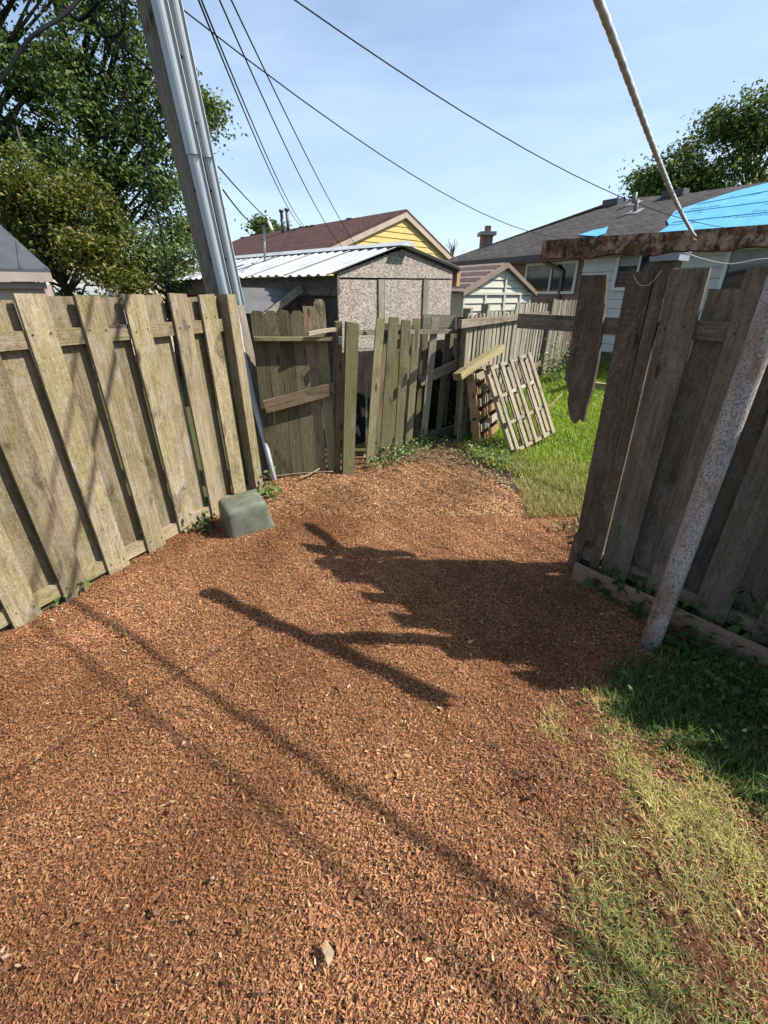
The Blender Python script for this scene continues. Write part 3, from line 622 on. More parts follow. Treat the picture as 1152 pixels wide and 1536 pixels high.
# cross-arm hardware above the frame holds the wires
def wire(name, label, p0, p1, sag, r, group=None, n=20):
    o = tube(name, None, sagline(p0, p1, sag, n), r, blackm, 5); return tag(o, label, 'wire', group)
gx = lambda g0, g1, t: g0+(g1-g0)*t
wA = at(5.6)+v3(.1, 0)
wire('service_wire', 'long overhead wire ending on the blue patched roof', D(200, -175, 4.5), D(1085, 341, 10.6), .35, .006)
wire('service_wire', 'overhead wire sagging to the eave above the brick wall window', at(3.42)+v3(.1, -.05), D(918, 352, 12.6), .55, .005)
for i, (x, y, sg) in enumerate(((452, 339, .35), (456, 339, .30))):
    wire('overhead_cable', 'close set overhead cables passing over the brown roof vents', at(4.1+.04*i)+v3(.09, 0), D(x, y, 19), sg, .009, 'cables to the yellow house')
for i, (x, y, sg) in enumerate(((522, 377, .42), (538, 374, .2))):
    wire('overhead_cable', 'overhead cables dropping to the yellow gable', at(4.35+.05*i)+v3(.1, 0), D(x, y, 16.3), sg, .008, 'cables to the gable')
wire('drop_wire', 'thin drop wire running to the paired roof vents', at(2.55)+v3(.15, .1), D(447, 341, 17), .25, .006)
wire('drop_wire', 'thin drop wire running to the satellite dish mast', at(2.4)+v3(.15, .1), D(397, 336, 9.9), .12, .007)
# low cables crossing the yard: they throw the two soft stripes over the mulch and the fence
k2 = v3(SUN.x/SUN.z, SUN.y/SUN.z)
def yard_cable(zp, px1, label, r):
    A = at(zp)+v3(.05, -.12); sA = v3(A.x-k2.x*zp, A.y-k2.y*zp); g1 = G(*px1); e = sA+(g1-sA)*1.75
    zz = zp+.25; tag(tube('yard_cable', None, sagline(A, e+k2*zz+UP*zz, .0, 8), r, blackm, 8), label, 'cable')
yard_cable(3.62, (960, 1490), 'thick black cable leaving the pole low over the yard', .0165)
yard_cable(3.98, (520, 1310), 'black cable bundle leaving the pole just above the thick one', .011)
bc = [D(-40, 160, 3.4), D(0, 122, 3.5), D(38, 66, 3.6), D(60, 46, 3.65), D(88, 28, 3.75), D(115, 2, 3.85), D(150, -60, 4.05), at(4.3)-v3(.1, .1)]
tag(tube('black_cable', None, smooth(bc, 8), .011, blackm, 8), 'thick sagging black cable hanging in front of the tall tree', 'cable')
bw = [[(132, 20), (190, 75), (262, 132)], [(168, -10), (190, 110), (212, 215), (238, 330), (256, 436)], [(95, 8), (120, 30), (150, 0)], [(140, -5), (147, 45), (165, 55), (185, 42), (190, -10)], [(125, -20), (150, 30), (172, 95), (205, 140)], [(178, -10), (185, 40), (196, 100)]]
for i, q in enumerate(bw):
    lab = ('thin cable slanting behind the utility pole', 'thin black wire hanging down in front of the trees', 'short loop of black cable by the thick cable', 'drooping loop of black cable near the pole', 'kinked thin wire hanging among the leaves', 'thin wire dangling beside the cable loop')[i]
    tag(tube('hanging_wire', None, smooth([D(x, y, 4.4) for x, y in q], 8), (.009, .008, .012, .009, .006, .006)[i], blackm, 6), lab, 'wire')

# ------------------------------------------------------------------ green box
bx = thing('utility_box', 'dark green plastic utility cover tipped on the mulch by the fence', 'utility box', G(360, 800))
gbm = plain('green_plastic', (.175, .19, .14), .6, .3, .22, 9, 0, .3, 160)
def boxmesh():
    import bmesh
    bm = bmesh.new(); bmesh.ops.create_cube(bm, size=1)
    for v in bm.verts:
        k = .86 if v.co.z > 0 else 1.0; v.co.x *= .36*k; v.co.y *= .30*k; v.co.z = (v.co.z+.5)*.28
    bmesh.ops.bevel(bm, geom=bm.edges[:], offset=.05, segments=5, affect='EDGES', profile=.6)
    m_ = bpy.data.meshes.new('m'); bm.to_mesh(m_); bm.free(); m_.polygons.foreach_set('use_smooth', [True]*len(m_.polygons)); return m_
gl = G(361, 800)
mw = Matrix.Translation(v3(gl.x+.02, gl.y+.13, -.035)) @ Matrix.Rotation(math.radians(33), 4, 'Z') @ Matrix.Rotation(math.radians(-5), 4, 'Y') @ Matrix.Rotation(math.radians(4), 4, 'X')
link('cover', boxmesh(), gbm, bx, mw)
cn = [v3(sx_*.188, sy_*.158, .012) for sx_, sy_ in ((-1, -1), (1, -1), (1, 1), (-1, 1))]
link('rim', mesh([*cn, *[c_+UP*.022 for c_ in cn]], [(3, 2, 1, 0), (4, 5, 6, 7), (0, 1, 5, 4), (1, 2, 6, 5), (2, 3, 7, 6), (3, 0, 4, 7)]), gbm, bx, mw)

# ------------------------------------------------------------------ plants
def leaves_np(cs, size, pal, w, upb=.6, n_fold=.25):
    n = len(cs); nr = rng.normal(0, 1, (n, 3)); nr[:, 2] = np.abs(nr[:, 2])+upb; nr /= np.linalg.norm(nr, axis=1)[:, None]
    t = np.cross(nr, rng.normal(0, 1, (n, 3))); t /= np.linalg.norm(t, axis=1)[:, None]; b = np.cross(nr, t)
    L = (size*rng.uniform(.6, 1.35, n))[:, None]; Wd = L*rng.uniform(.45, .75, (n, 1))
    vv = np.stack([cs-t*L*.5, cs+b*Wd*.5+nr*L*n_fold*.4-t*L*.08, cs+t*L*.5-nr*L*.12, cs-b*Wd*.5+nr*L*n_fold*.4-t*L*.08], 1).reshape(-1, 3)
    i = (np.arange(n)*4)[:, None]; f = np.concatenate([i+np.array([0, 1, 2]), i+np.array([0, 2, 3])])
    pw = np.array(w, float); pw /= pw.sum(); cc = np.array(pal)[rng.choice(len(pal), n, p=pw)]*rng.uniform(.65, 1.3, (n, 1))
    return vv, f, cc
IVY = [(.13, .22, .05), (.2, .3, .08), (.33, .4, .16), (.08, .14, .04)]
DARKIVY = [(.045, .09, .025), (.07, .13, .035), (.1, .16, .05)]
stemm = plain('stem', (.2, .16, .09), .8, .2)
def weed(name, label, p, n, rx, ry, h, size, pal, group=None, w=None):
    t = thing(name, label, 'plant', p, group)
    cs = np.stack([p.x+rng.normal(0, rx, n), p.y+rng.normal(0, ry, n), p.z+.01+np.abs(rng.normal(0, h, n))], 1)
    vv, f, cc = leaves_np(cs, size, pal, w or [1]*len(pal)); vv -= np.array(p)
    o = link('foliage', npmesh(vv, f, np.repeat(cc, 4, 0)), LEAF, t, Matrix.Translation(p))
    for k in range(3):
        e = p+v3(random.gauss(0, rx), random.gauss(0, ry), h*1.3); tube('stem', t, [p, p.lerp(e, .5)+UP*h*.4, e], [.004, .003, .002], stemm, 5)
GV = 'ivy along the picket fence foot'
for x, y, n in ((582, 690, 130), (605, 680, 170), (628, 672, 170), (650, 664, 150), (560, 700, 70)): weed('ivy_plant', 'low green ivy creeping along the foot of the pickets', G(x, y), n, .13, .10, .055, .04, IVY, GV)
for x, y, n in ((735, 690, 220), (760, 700, 170), (720, 682, 110)): weed('ivy_plant', 'pale green ivy sprawling under the tipped pallet', G(x, y), n, .13, .13, .05, .042, IVY, 'ivy beneath the pallet')
weed('weed', 'leafy weed climbing at the foot of the plank gate', G(434, 708), 60, .06, .05, .10, .05, IVY)
weed('weed', 'leafy weed beside the white conduit and green box', G(405, 745), 80, .05, .06, .09, .045, IVY)
weed('weed', 'small weed tuft between green box and fence', G(308, 795), 70, .05, .05, .06, .045, DARKIVY)
weed('weed', 'small leafy weed growing through the bottom fence rail', G(80, 885), 60, .08, .07, .05, .045, IVY)
weed('weed', 'bindweed leaves at the end post of the grey fence', G(885, 850), 70, .06, .06, .07, .06, DARKIVY)
weed('weed', 'dark bindweed leaves over the kick board', G(935, 885), 130, .11, .10, .08, .06, DARKIVY)
weed('weed', 'dark bindweed leaves trailing behind the rusty pole', G(1010, 925), 120, .12, .08, .06, .06, DARKIVY)
weed('weed', 'dark bindweed clump between two grey boards', G(1075, 935), 130, .08, .09, .13, .07, DARKIVY)
weed('weed', 'large dark leaves filling the gap at the fence foot', G(1150, 960), 130, .09, .09, .15, .08, DARKIVY)
weed('weed', 'creeping stem of leaves along the outer kick board', G(1050, 975), 70, .14, .06, .03, .05, DARKIVY)
weed('clover_patch', 'dark green clover leaves in the shaded grass', G(1110, 1060), 700, .22, .14, .05, .028, DARKIVY)
weed('weed', 'lone seedling on the mulch edge by the grey fence', G(845, 795), 26, .04, .04, .05, .035, IVY)
weed('shrub', 'green shrub at the end of the slat fence', v3(3.55, 9.3, 0), 400, .16, .2, .35, .07, IVY)
weed('weed', 'low weeds below the white siding corner', v3(5.0, 10.9, 0), 400, .5, .4, .18, .07, DARKIVY)
weed('weed', 'shadowed weeds between the pickets and the chipboard shed', v3(.9, 6.3, 0), 300, .4, .4, .25, .06, DARKIVY)
# twigs and dead stems
twm = plain('twig', (.30, .22, .13), .85, .2); 
def twig(label, pts, r=.006, m=None):
    t = tube('twig', None, smooth(pts, 5), [r]*(5*(len(pts)-1)+1), m or twm, 6); return tag(t, label, 'twig')
z1 = UP*.03
twig('long pale dead stem lying in front of the plank gate', [G(395, 722)+z1, G(440, 715)+z1, G(500, 713)+z1*1.4], .007)
twig('dark crooked stick below the plank gate', [G(448, 722)+z1, G(470, 713)+z1, G(492, 703)+z1*2.2], .011)
twig('dried weed stalk bent over the green box', [G(372, 752), G(378, 740)+UP*.14, G(368, 735)+UP*.26, G(362, 738)+UP*.24], .004)
twig('forked dry stick by the ivy under the pallet', [G(700, 668)+z1, G(722, 682)+z1, G(742, 697)+z1], .009)
twig('pale dry stick beside the upright pallet', [G(725, 660)+z1*3, G(745, 672)+z1*2, G(763, 684)+z1], .008)
twig('thin branch lying on the lawn by the pallet', [G(808, 620)+z1, G(826, 612)+z1*2, G(842, 598)+z1*3], .012)
twig('bent grass stem on the lawn beside the thin branch', [G(812, 622)+z1, G(830, 628)+z1*2, G(850, 632)+z1*2], .006)
for k in range(26):
    x = random.uniform(655, 800); y = 680+(x-655)*.33+random.uniform(-8, 18); g = G(x, y)+UP*.015; a_ = random.uniform(0, 6.28); l = random.uniform(.08, .28)
    o = twig('short dead twig in the litter between mulch and lawn', [g, g+v3(math.cos(a_)*l*.5, math.sin(a_)*l*.5, .02), g+v3(math.cos(a_+.3)*l, math.sin(a_+.3)*l, .012)], random.uniform(.003, .006)); o['group'] = 'twigs at the mulch edge'
barkm = plain('bark_piece', (.32, .17, .10), .9, .15, .3, 30, 0, .6, 200)
lightm = plain('tan_piece', (.58, .42, .26), .9, .15, .3, 30, 0, .4, 200)
def shard(x, y, l, m_, label):
    g = G(x, y)+UP*.014; a_ = random.uniform(0, 6.28); n = 6
    pts = [v3(math.cos(a_+2*math.pi*i/n)*l*random.uniform(.3, 1)*(1 if i % 3 == 0 else .45), math.sin(a_+2*math.pi*i/n)*l*random.uniform(.3, 1)*(1 if i % 3 == 0 else .45), random.uniform(0, .012)) for i in range(n)]
    vs_ = pts+[p+UP*.006 for p in pts]; f = [tuple(range(n-1, -1, -1)), tuple(range(n, 2*n))]+[(i, (i+1) % n, (i+1) % n+n, i+n) for i in range(n)]
    tag(link('bark_piece', mesh(vs_, f), m_, None, Matrix.Translation(g)), label, 'bark', None if 'large' in label else 'pale wood shards on the mulch' if m_ is lightm else 'red bark shards on the mulch')
for k in range(70):
    while True:
        x, y = random.uniform(0, 1000), random.uniform(880, 1530)
        p = G(x, y)
        if inpoly(np.array([p.x]), np.array([p.y]), MULCH)[0]: break
    mk = random.choice((barkm, barkm, barkm, lightm)); shard(x, y, random.uniform(.010, .021), mk, 'flat pale wood shard lying on the mulch' if mk is lightm else 'flat reddish bark shard lying on the mulch')
shard(492, 1432, .045, lightm, 'large tan bark flake on the mulch')
DIM = (.10, .055, .035)

# ------------------------------------------------------------------ buildings
hE0 = G(812, 382, 2.6); hE1 = G(658, 395, 2.6); e1 = (hE1-hE0).normalized()      # along the eave, going away
e2 = v3(e1.y, -e1.x); e2 = e2 if e2.y > 0 and e2.x > 0 else -e2                      # back into the house
# --- brick house
hn = thing('brick_house', 'low brown brick house with grey shingle roof and blue patch', 'house', v3(hE0.x, hE0.y, 0))
shD = shingle('dark_shingle', (.10, .088, .085), (.155, .14, .135), tuple(e1), tuple((e2+UP*.4).normalized()))
pit = .40
rn = (e2*pit-UP).normalized(); rO = hE0
def R_(x, y): return PL(x, y, rO, rn)
near = hE0-e1*9.5; far = hE1+e1*.15
rp = [near, far, R_(925, 305), R_(958, 296), R_(1040, 289), R_(1152, 272)]
rp.append(near+(rp[-1]-rp[-2])*0+e2*((rp[-1]-near).dot(e2))+UP*((rp[-1].z-near.z)))
roof = prism('roof', hn, rp, -UP*.12, shD)
# far slope of the hip, so that the roof is closed
apx = rp[2]; backfar = far+e2*11
prism('roof_hip', hn, [far, backfar, far.lerp(backfar, .5)-e1*3.2+UP*2.0], -UP*.05, shD)
gut = plain('dark_gutter', (.05, .05, .055), .45, .5)
box('gutter', hn, near-e2*.10-UP*.13, e1*((far-near).length), e2*.10, UP*.13, gut)
brick = M('brown_brick', .9, .2); bt = brick.t.nodes.new('ShaderNodeTexBrick'); cxy = brick.t.nodes.new('ShaderNodeCombineXYZ')
dn = brick.t.nodes.new('ShaderNodeVectorMath'); dn.operation = 'DOT_PRODUCT'; brick.L(brick.tc.outputs['Object'], dn.inputs[0]); dn.inputs[1].default_value = tuple(e1)
sx = brick.t.nodes.new('ShaderNodeSeparateXYZ'); brick.L(brick.tc.outputs['Object'], sx.inputs[0]); brick.L(dn.outputs['Value'], cxy.inputs[0]); brick.L(sx.outputs[2], cxy.inputs[1]); brick.L(cxy.outputs[0], bt.inputs['Vector'])
bt.inputs['Scale'].default_value = 1; bt.inputs['Brick Width'].default_value = .21; bt.inputs['Row Height'].default_value = .072; bt.inputs['Mortar Size'].default_value = .008
bt.inputs['Color1'].default_value = (.22, .14, .11, 1); bt.inputs['Color2'].default_value = (.3, .2, .16, 1); bt.inputs['Mortar'].default_value = (.34, .3, .27, 1)
brick.col(bt.outputs[0]); brick.bump(bt.outputs['Fac'], -.4, .01); brick = brick.m
wl0 = hE0+e2*.45; wlen = (far-hE0).length
wp = lambda x, y: V(x, y, wl0, wl0+e1)       # on the brick wall's plane
b0 = wp(872, 420)
box('wall', hn, v3(b0.x, b0.y, 0), e1*((far-e1*.3-b0).dot(e1)), e2*.2, UP*2.52, brick)
box('soffit', hn, near+e2*.0-UP*.16, e1*((far-near).length-.2), e2*.5, UP*.025, plain('soffit', (.3, .26, .23)))
frm = plain('white_frame', (.72, .72, .70), .5, .4, .05)
glass = M('window_glass', .06, .6); glass.col((.018, .022, .03)); glass = glass.m
blind = plain('grey_blind', (.34, .36, .37), .7, .2)
def window(par, P0, P1, P2, P3, d, n, split=True):   # bl, br, tr, tl on the wall; d along, n outwards
    L = (P1-P0).length; H_ = (P3-P0).length; w = .07
    wn = box('window', par, P0+n*.005, d*L, UP*H_, n*.02, glass)
    for o_, a_, b_ in ((P0, d*L, UP*w), (P0+UP*(H_-w), d*L, UP*w), (P0+UP*w, d*w, UP*(H_-2*w)), (P0+UP*w+d*(L-w), d*w, UP*(H_-2*w))): box('frame', wn, o_+n*.002, a_, b_, n*.07, frm)
    if split: box('mullion', wn, P0+d*(L*.52-w*.3)+UP*w+n*.003, d*w*.7, UP*(H_-2*w), n*.06, frm)
    box('blind', wn, P0+d*(w*1.05)+UP*(H_*.62)+n*.026, d*(L*.5-w*1.4), UP*(H_*.38-w*1.1), n*.004, blind)
    return wn
def flatwin(x0, y0, x1, y1, o_, a_, par, nrm, split=True):
    P0 = V(x0, y1, o_, o_+a_); P1 = V(x1, y1, o_, o_+a_); P3 = V(x0, y0, o_, o_+a_); P1.z = P0.z; d = (P1-P0).normalized()
    P3 = v3(P0.x, P0.y, P3.z); window(par, P0, P1, None, P3, d, nrm, split)
flatwin(786, 396, 862, 441, wl0, e1, hn, -e2)
# siding bay, a little proud of the brick
so_ = wl0-e2*.12; s0 = V(876, 400, so_, so_+e1); s0.z = 0; sLen = (s0-(hE0-e1*9)).dot(e1)
white = plain('white_siding', (.62, .66, .68), .55, .3, .06, 2)
core = box('wall', hn, v3(s0.x, s0.y, .28), -e1*sLen, e2*.3, UP*2.2, white)
z = .28; nrow = 0
while z < 2.42:
    q0 = v3(s0.x, s0.y, z); pr_ = [q0, q0-e2*.035, q0-e2*.022+UP*.188, q0+UP*.188]; prism('siding_board', hn, pr_, -e1*sLen, white); z += .207
box('foundation', hn, v3(s0.x, s0.y, -.05)+e2*.08, -e1*sLen, e2*.2, UP*.33, plain('foundation', (.14, .14, .13)))
so2 = so_-e2*.04
flatwin(918, 378, 985, 436, so2, e1, hn, -e2)
flatwin(1075, 372, 1240, 440, so2, e1, hn, -e2)
dsm = plain('downspout', (.16, .11, .09), .5, .4)
dq = [wp(826, 391)-e2*.40, wp(834, 398)-e2*.2, wp(846, 407)-e2*.05, wp(846, 440)-e2*.05, wp(845, 520)-e2*.05]
dq[3].x, dq[3].y = dq[2].x, dq[2].y; dq[4].x, dq[4].y = dq[2].x, dq[2].y; dq[4].z = .2
tube('downspout', hn, dq, .05, dsm, 8)
for x, y, w in ((917, 307, .26), (1010, 294, .3)):
    c_ = R_(x, y); box('roof_vent', hn, c_-e1*w-e2*.1-UP*.02, e1*w*2, e2*.3, UP*.16, gut)
for x, y in ((952, 318), (950, 306)):
    c_ = R_(x, y); tube('vent_pipe', hn, [c_-UP*.1, c_+UP*.28], .06, plain('vent_metal', (.2, .19, .19), .6), 10)
    fl_ = [c_+e1*.17-e2*.17, c_+e1*.17+e2*.17, c_-e1*.17+e2*.17, c_-e1*.17-e2*.17]
    for q in fl_: q.z = c_.z+(q-c_).dot(e2)*pit+.01
    prism('flashing', hn, fl_, UP*.01, plain('flashing', (.42, .40, .38)))
# blue underlayment laid over the shingles, and its printed lettering
blue = M('blue_underlay', .5, .35); qn = blue.noise((3, 3, 3), 1, 5); blue.col(blue.ramp(qn, [(.3, (.12, .50, .80)), (.7, (.18, .60, .92))])); blue.bump(blue.noise((2.5, 2.5, 9), 1, 4), .3, .05); blue = blue.m
rise = -rn*.0
def over(pts, h=.02): return [R_(x, y)+UP*h for x, y in pts]
ul = prism('underlayment', hn, over([(985, 352), (1003, 340), (1000, 333), (1012, 318), (1030, 312), (1060, 302), (1085, 294), (1105, 288), (1152, 276), (1215, 264), (1260, 300), (1290, 342)]), UP*.008, blue)
prism('underlayment', hn, over([(868, 354), (888, 347), (905, 344), (912, 341), (908, 352), (895, 356)]), UP*.008, blue)
inkm = plain('ink', (.015, .06, .13), .6, .2)
upv = (e2+UP*pit).normalized(); rX = -e1; rZ = rX.cross(upv).normalized()
if rZ.z < 0: rZ = -rZ
def text(s, x, y, size):
    cu = bpy.data.curves.new('lettering', 'FONT'); cu.body = s; cu.size = size; cu.shear = .2; cu.space_character = 1.15; cu.resolution_u = 1
    ob = bpy.data.objects.new('tmp', cu); COL.objects.link(ob)
    m_ = bpy.data.meshes.new_from_object(ob); bpy.data.objects.remove(ob)
    p = R_(x, y)+UP*.033; mw_ = Matrix((rX, upv, rX.cross(upv))).transposed().to_4x4(); mw_.translation = p
    link('lettering', m_, inkm, ul, mw_)
for x, y, s_ in ((1088, 300, 'Titanium'), (1120, 297, '/\\/'), (1030, 318, 'Titanium'), (1103, 311, 'Titanium'), (1140, 311, '/\\/'), (1040, 323, '/\\/'), (1007, 324, 'Titanium'), (1083, 330, '/\\/'), (1096, 331, 'Titanium'), (995, 342, 'Titanium'), (1122, 322, 'Titanium')): text(s_, x, y, .17)
for (xa, ya), (xb2, yb2) in (((1022, 321), (1152, 305)), ((1045, 309), (1152, 289)), ((1008, 336), (1152, 321))):
    p, q_ = R_(xa, ya)+UP*.03, R_(xb2, yb2)+UP*.03; dv = upv*.06; prism('lap_seam', ul, [p, q_, q_+dv, p+dv], UP*.012, blue)
# chimney
cbp = PL(729, 372, rO+e2*3.0, rn); cc = thing('chimney', 'small brick chimney rising behind the grey roof', 'chimney', cbp)
cY = 19.5; c0 = D(722, 372, cY); c1 = D(738, 372, cY); cw_ = c1-c0; hb_ = D(722, 353, cY).z
box('stack', cc, v3(c0.x, c0.y, 1.9), v3(cw_.length, 0), v3(0, .45), UP*(hb_-1.9), brick)
box('cap', cc, v3(c0.x-.1, c0.y-.1, hb_+.003), v3(cw_.length+.2, 0), v3(0, .65), UP*.12, plain('concrete_cap', (.35, .32, .3)))
box('flue', cc, v3(c0.x+.12, c0.y+.1, hb_+.125), v3(cw_.length*.5, 0), v3(0, .2), UP*.2, plain('flue', (.3, .13, .09)))

# --- yellow house
az_ = math.radians(-44); e1y = v3(math.sin(az_), math.cos(az_)); g1d = v3(e1y.y, -e1y.x)                        # gable wall runs this way
pk_ = G(610, 318, 4.7)
yh = thing('yellow_house', 'yellow gabled house with reddish brown shingle roof', 'house', v3(pk_.x, pk_.y, 0))
def gab(x, y): return V(x, y, pk_, pk_+g1d)
A_ = gab(470, 383); Bq = gab(672, 380); 
slopeR = (Bq-pk_); Bx = pk_+slopeR*1.35; Bx.z = pk_.z+slopeR.z*1.35
yel = plain('yellow_siding', (.70, .52, .17), .6, .3, .06, 2); trimm = plain('cream_trim', (.5, .42, .33), .7, .3, .1)
rl = e1y*14
shB = shingle('brown_shingle', (.105, .055, .05), (.17, .09, .08), tuple(e1y), tuple((g1d*.9+UP*.4).normalized()))
setb = e1y*.16
prism('wall', yh, [v3(A_.x, A_.y, 0)+g1d*.35+setb, v3(Bx.x, Bx.y, 0)-g1d*.2+setb, Bx-g1d*.2+setb-UP*.25, pk_+setb-UP*.2, A_+g1d*.35+setb-UP*.12], e1y*13, yel)
# lap boards on the gable
zb = 2.2; k = 0
while zb < pk_.z-.25:
    def xs_at(z):
        tl_ = (z-A_.z)/(pk_.z-A_.z); l = A_.lerp(pk_, max(0, tl_)) if tl_ > 0 else A_.copy()
        tr_ = (z-Bx.z)/(pk_.z-Bx.z); r = Bx.lerp(pk_, max(0, tr_)) if tr_ > 0 else Bx.copy()
        return (l-pk_).dot(g1d)+.42, (r-pk_).dot(g1d)-.3
    l0, r0q = xs_at(zb+.02); l1, r1q = xs_at(zb+.24)
    if r1q > l1+.1:
        base = v3(pk_.x, pk_.y, 0)+setb
        P = [base+g1d*l0+UP*zb-e1y*.04, base+g1d*r0q+UP*zb-e1y*.04, base+g1d*r1q+UP*(zb+.215)-e1y*.016, base+g1d*l1+UP*(zb+.215)-e1y*.016]
        prism('siding_board', yh, P, e1y*.012, yel)
    zb += .22
for p, q, nm in ((A_, pk_, 'rake_board'), (pk_, Bx, 'rake_board')): prism(nm, yh, [p, q, q-UP*.2, p-UP*.2], e1y*.05, trimm)
prism('roof', yh, [A_+UP*.005-g1d*.1-UP*.04, pk_+UP*.005, pk_+rl+UP*.005, A_+rl-g1d*.1-UP*.04], UP*.1, shB)
prism('roof', yh, [pk_+UP*.004, Bx+UP*.004, Bx+rl+UP*.004, pk_+rl+UP*.004], UP*.1, shB)
for p, q in ((A_, pk_), (pk_, Bx)): prism('soffit', yh, [p-UP*.21+e1y*.05, q-UP*.21+e1y*.05, q-UP*.21+setb, p-UP*.21+setb], UP*.02, trimm)
box('gutter', yh, A_-g1d*.22-UP*.1, e1y*14, g1d*.1, UP*.12, gut)
vm = plain('vent_stack', (.1, .1, .11), .5, .5)
rnY = (pk_-A_).cross(e1y).normalized()
for x, yb, ytop in ((425, 352, 318), (433, 350, 316)):
    c_ = PL(x, yb, A_, rnY); t_ = D(x-3, ytop, c_.y); t_.x, t_.y = c_.x, c_.y
    s_ = tube('vent_stack', yh, [c_-UP*.1, t_], .085, vm, 10); tube('cap', s_, [t_, t_+UP*.1], .13, vm, 10)
for x, y in ((365, 358), (453, 343), (462, 342), (470, 341), (524, 331), (444, 346)):
    c_ = PL(x, y+2, A_, rnY); box('roof_vent', yh, c_-v3(.13, .13, .05), v3(.26, 0), v3(0, .26), UP*.2, vm)

# --- chipboard shed with metal roof
osb = M('chipboard', .9, .15); vq = osb.vor((34, 34, 60), 'F1', 1); nq = osb.noise((3, 3, 3), 1, 6, .7)
sepc = osb.t.nodes.new('ShaderNodeSeparateColor'); osb.L(vq, sepc.inputs[0])
oc = osb.ramp(sepc.outputs[0], [(.0, (.17, .14, .115)), (.45, (.35, .305, .26)), (.75, (.44, .39, .34)), (1, (.55, .50, .44))])
osb.col(osb.mix(osb.ramp(nq, [(.5, 0), (.75, .5)]), oc, (.2, .16, .14))); osb.bump(sepc.outputs[0], .3, .01); osb = osb.m
c0 = v3(G(505, 405, 2.0).x*.88, 7.3); az_ = math.radians(-50); e1s = v3(math.sin(az_), math.cos(az_)); e2w = v3(e1s.y, -e1s.x)
sh = thing('chipboard_shed', 'grey chipboard shed with white corrugated metal roof', 'shed', c0)
SP = lambda x, y, off=0: V(x, y, c0-e1s*off, c0-e1s*off+e2w)
cL = SP(506, 409); cR = SP(679, 408); pkS = SP(606, 371); eL, eR = cL.z, cR.z
gable = [SP(506, 416), SP(676, 418), SP(679, 407), SP(607, 372), SP(506, 409)]
prism('gable_panel', sh, [p-e1s*.02 for p in gable], e1s*.03, osb)
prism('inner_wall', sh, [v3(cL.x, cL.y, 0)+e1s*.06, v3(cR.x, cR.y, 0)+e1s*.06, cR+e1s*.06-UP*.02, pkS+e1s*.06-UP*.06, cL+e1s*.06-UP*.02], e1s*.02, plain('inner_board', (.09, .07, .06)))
xs_ = [(506, 566), (577, 634), (643, 678)]
for xa, xb_ in xs_:
    p, q_ = SP(xa, 419), SP(xb_, 420); prism('wall_panel', sh, [v3(p.x, p.y, 0), v3(q_.x, q_.y, 0), q_, p], e1s*.03, osb)
for xa, xb_ in ((566, 577), (634, 643)):
    p, q_ = SP(xa, 419), SP(xb_, 420)
    box('stud', sh, v3(p.x, p.y, 0)-e1s*.03, (q_-p)*.75-UP*(q_-p).z*.75, e1s*.055, UP*(p.z), WOODG)
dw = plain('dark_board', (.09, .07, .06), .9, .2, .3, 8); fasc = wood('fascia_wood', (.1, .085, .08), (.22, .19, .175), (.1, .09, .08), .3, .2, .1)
Ld = 5.4; cLg = v3(cL.x, cL.y, 0)
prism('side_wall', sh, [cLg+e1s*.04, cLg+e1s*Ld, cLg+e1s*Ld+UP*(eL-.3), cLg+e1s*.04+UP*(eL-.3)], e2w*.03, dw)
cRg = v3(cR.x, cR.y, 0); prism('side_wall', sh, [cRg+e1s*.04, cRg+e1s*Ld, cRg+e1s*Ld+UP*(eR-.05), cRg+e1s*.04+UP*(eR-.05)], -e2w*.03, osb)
board('fascia', sh, cL-e2w*.03-UP*.17-e1s*.05, cL-e2w*.03-UP*.17+e1s*Ld, UP, .27, .05, fasc)
board('corner_trim', sh, SP(684, 425)-UP*.05, SP(684, 425)+UP*.2, e2w, .12, .1, plain('raw_wood', (.5, .3, .15), .8, .2))
prism('rake_trim', sh, [SP(606, 368, .04), SP(690, 405, .04), SP(690, 411, .04), SP(606, 374, .04)], e1s*.06, dw)
def corr(o_, run, down, ridges, mat_):
    vs_ = []; f = []; n_ = ridges*6; L = run.length; d_ = run.normalized(); nn_ = d_.cross(down).normalized(); nn_ = nn_ if nn_.z > 0 else -nn_
    for i in range(n_+1):
        ph = i % 6; h_ = .028 if ph in (0, 1) else (.0 if ph in (3, 4) else .006)
        for t_ in (0, 1): vs_.append(d_*(L*i/n_)+down*t_+nn_*h_)
    for i in range(n_): q = i*2; f.append((q, q+1, q+3, q+2))
    m_ = mesh(vs_, f); ob = link('roof_sheet', m_, mat_, sh, Matrix.Translation(o_)); sd = ob.modifiers.new('s', 'SOLIDIFY'); sd.thickness = .004
metal = plain('white_metal', (.60, .61, .62), .4, .5, .1, 2, .1)
rid = SP(606, 369, .12); eav = SP(497, 413, .12)
dn_ = eav-rid
for k in range(6): corr(rid+e1s*(k*1.02)+UP*.004*(k % 2), e1s*1.06, dn_*(1.0 if k else 1.02), 5, metal)
rid2 = SP(606, 368, .12); dn2 = SP(694, 405, .12)-rid2
for k in range(6): corr(rid2+e1s*(k*1.02)+UP*.004*(k % 2), e1s*1.06, dn2, 5, metal)
prism('ridge_cap', sh, [rid+dn_*.12+UP*.05-e1s*.1, rid+UP*.07-e1s*.1, rid+dn2*.12+UP*.03-e1s*.1], e1s*6.3, metal)
greyp = plain('grey_sheet', (.17, .165, .17), .7, .3)
ls = thing('leaning_sheet', 'grey sheet propped under the shed eave behind the gate', 'panel', v3(-1.6, 7.4, 0))
prism('sheet', ls, [D(352, 470, 7.2), D(392, 470, 7.3), D(440, 434, 7.9), D(352, 432, 7.9)], v3(0, .02, .01), greyp)
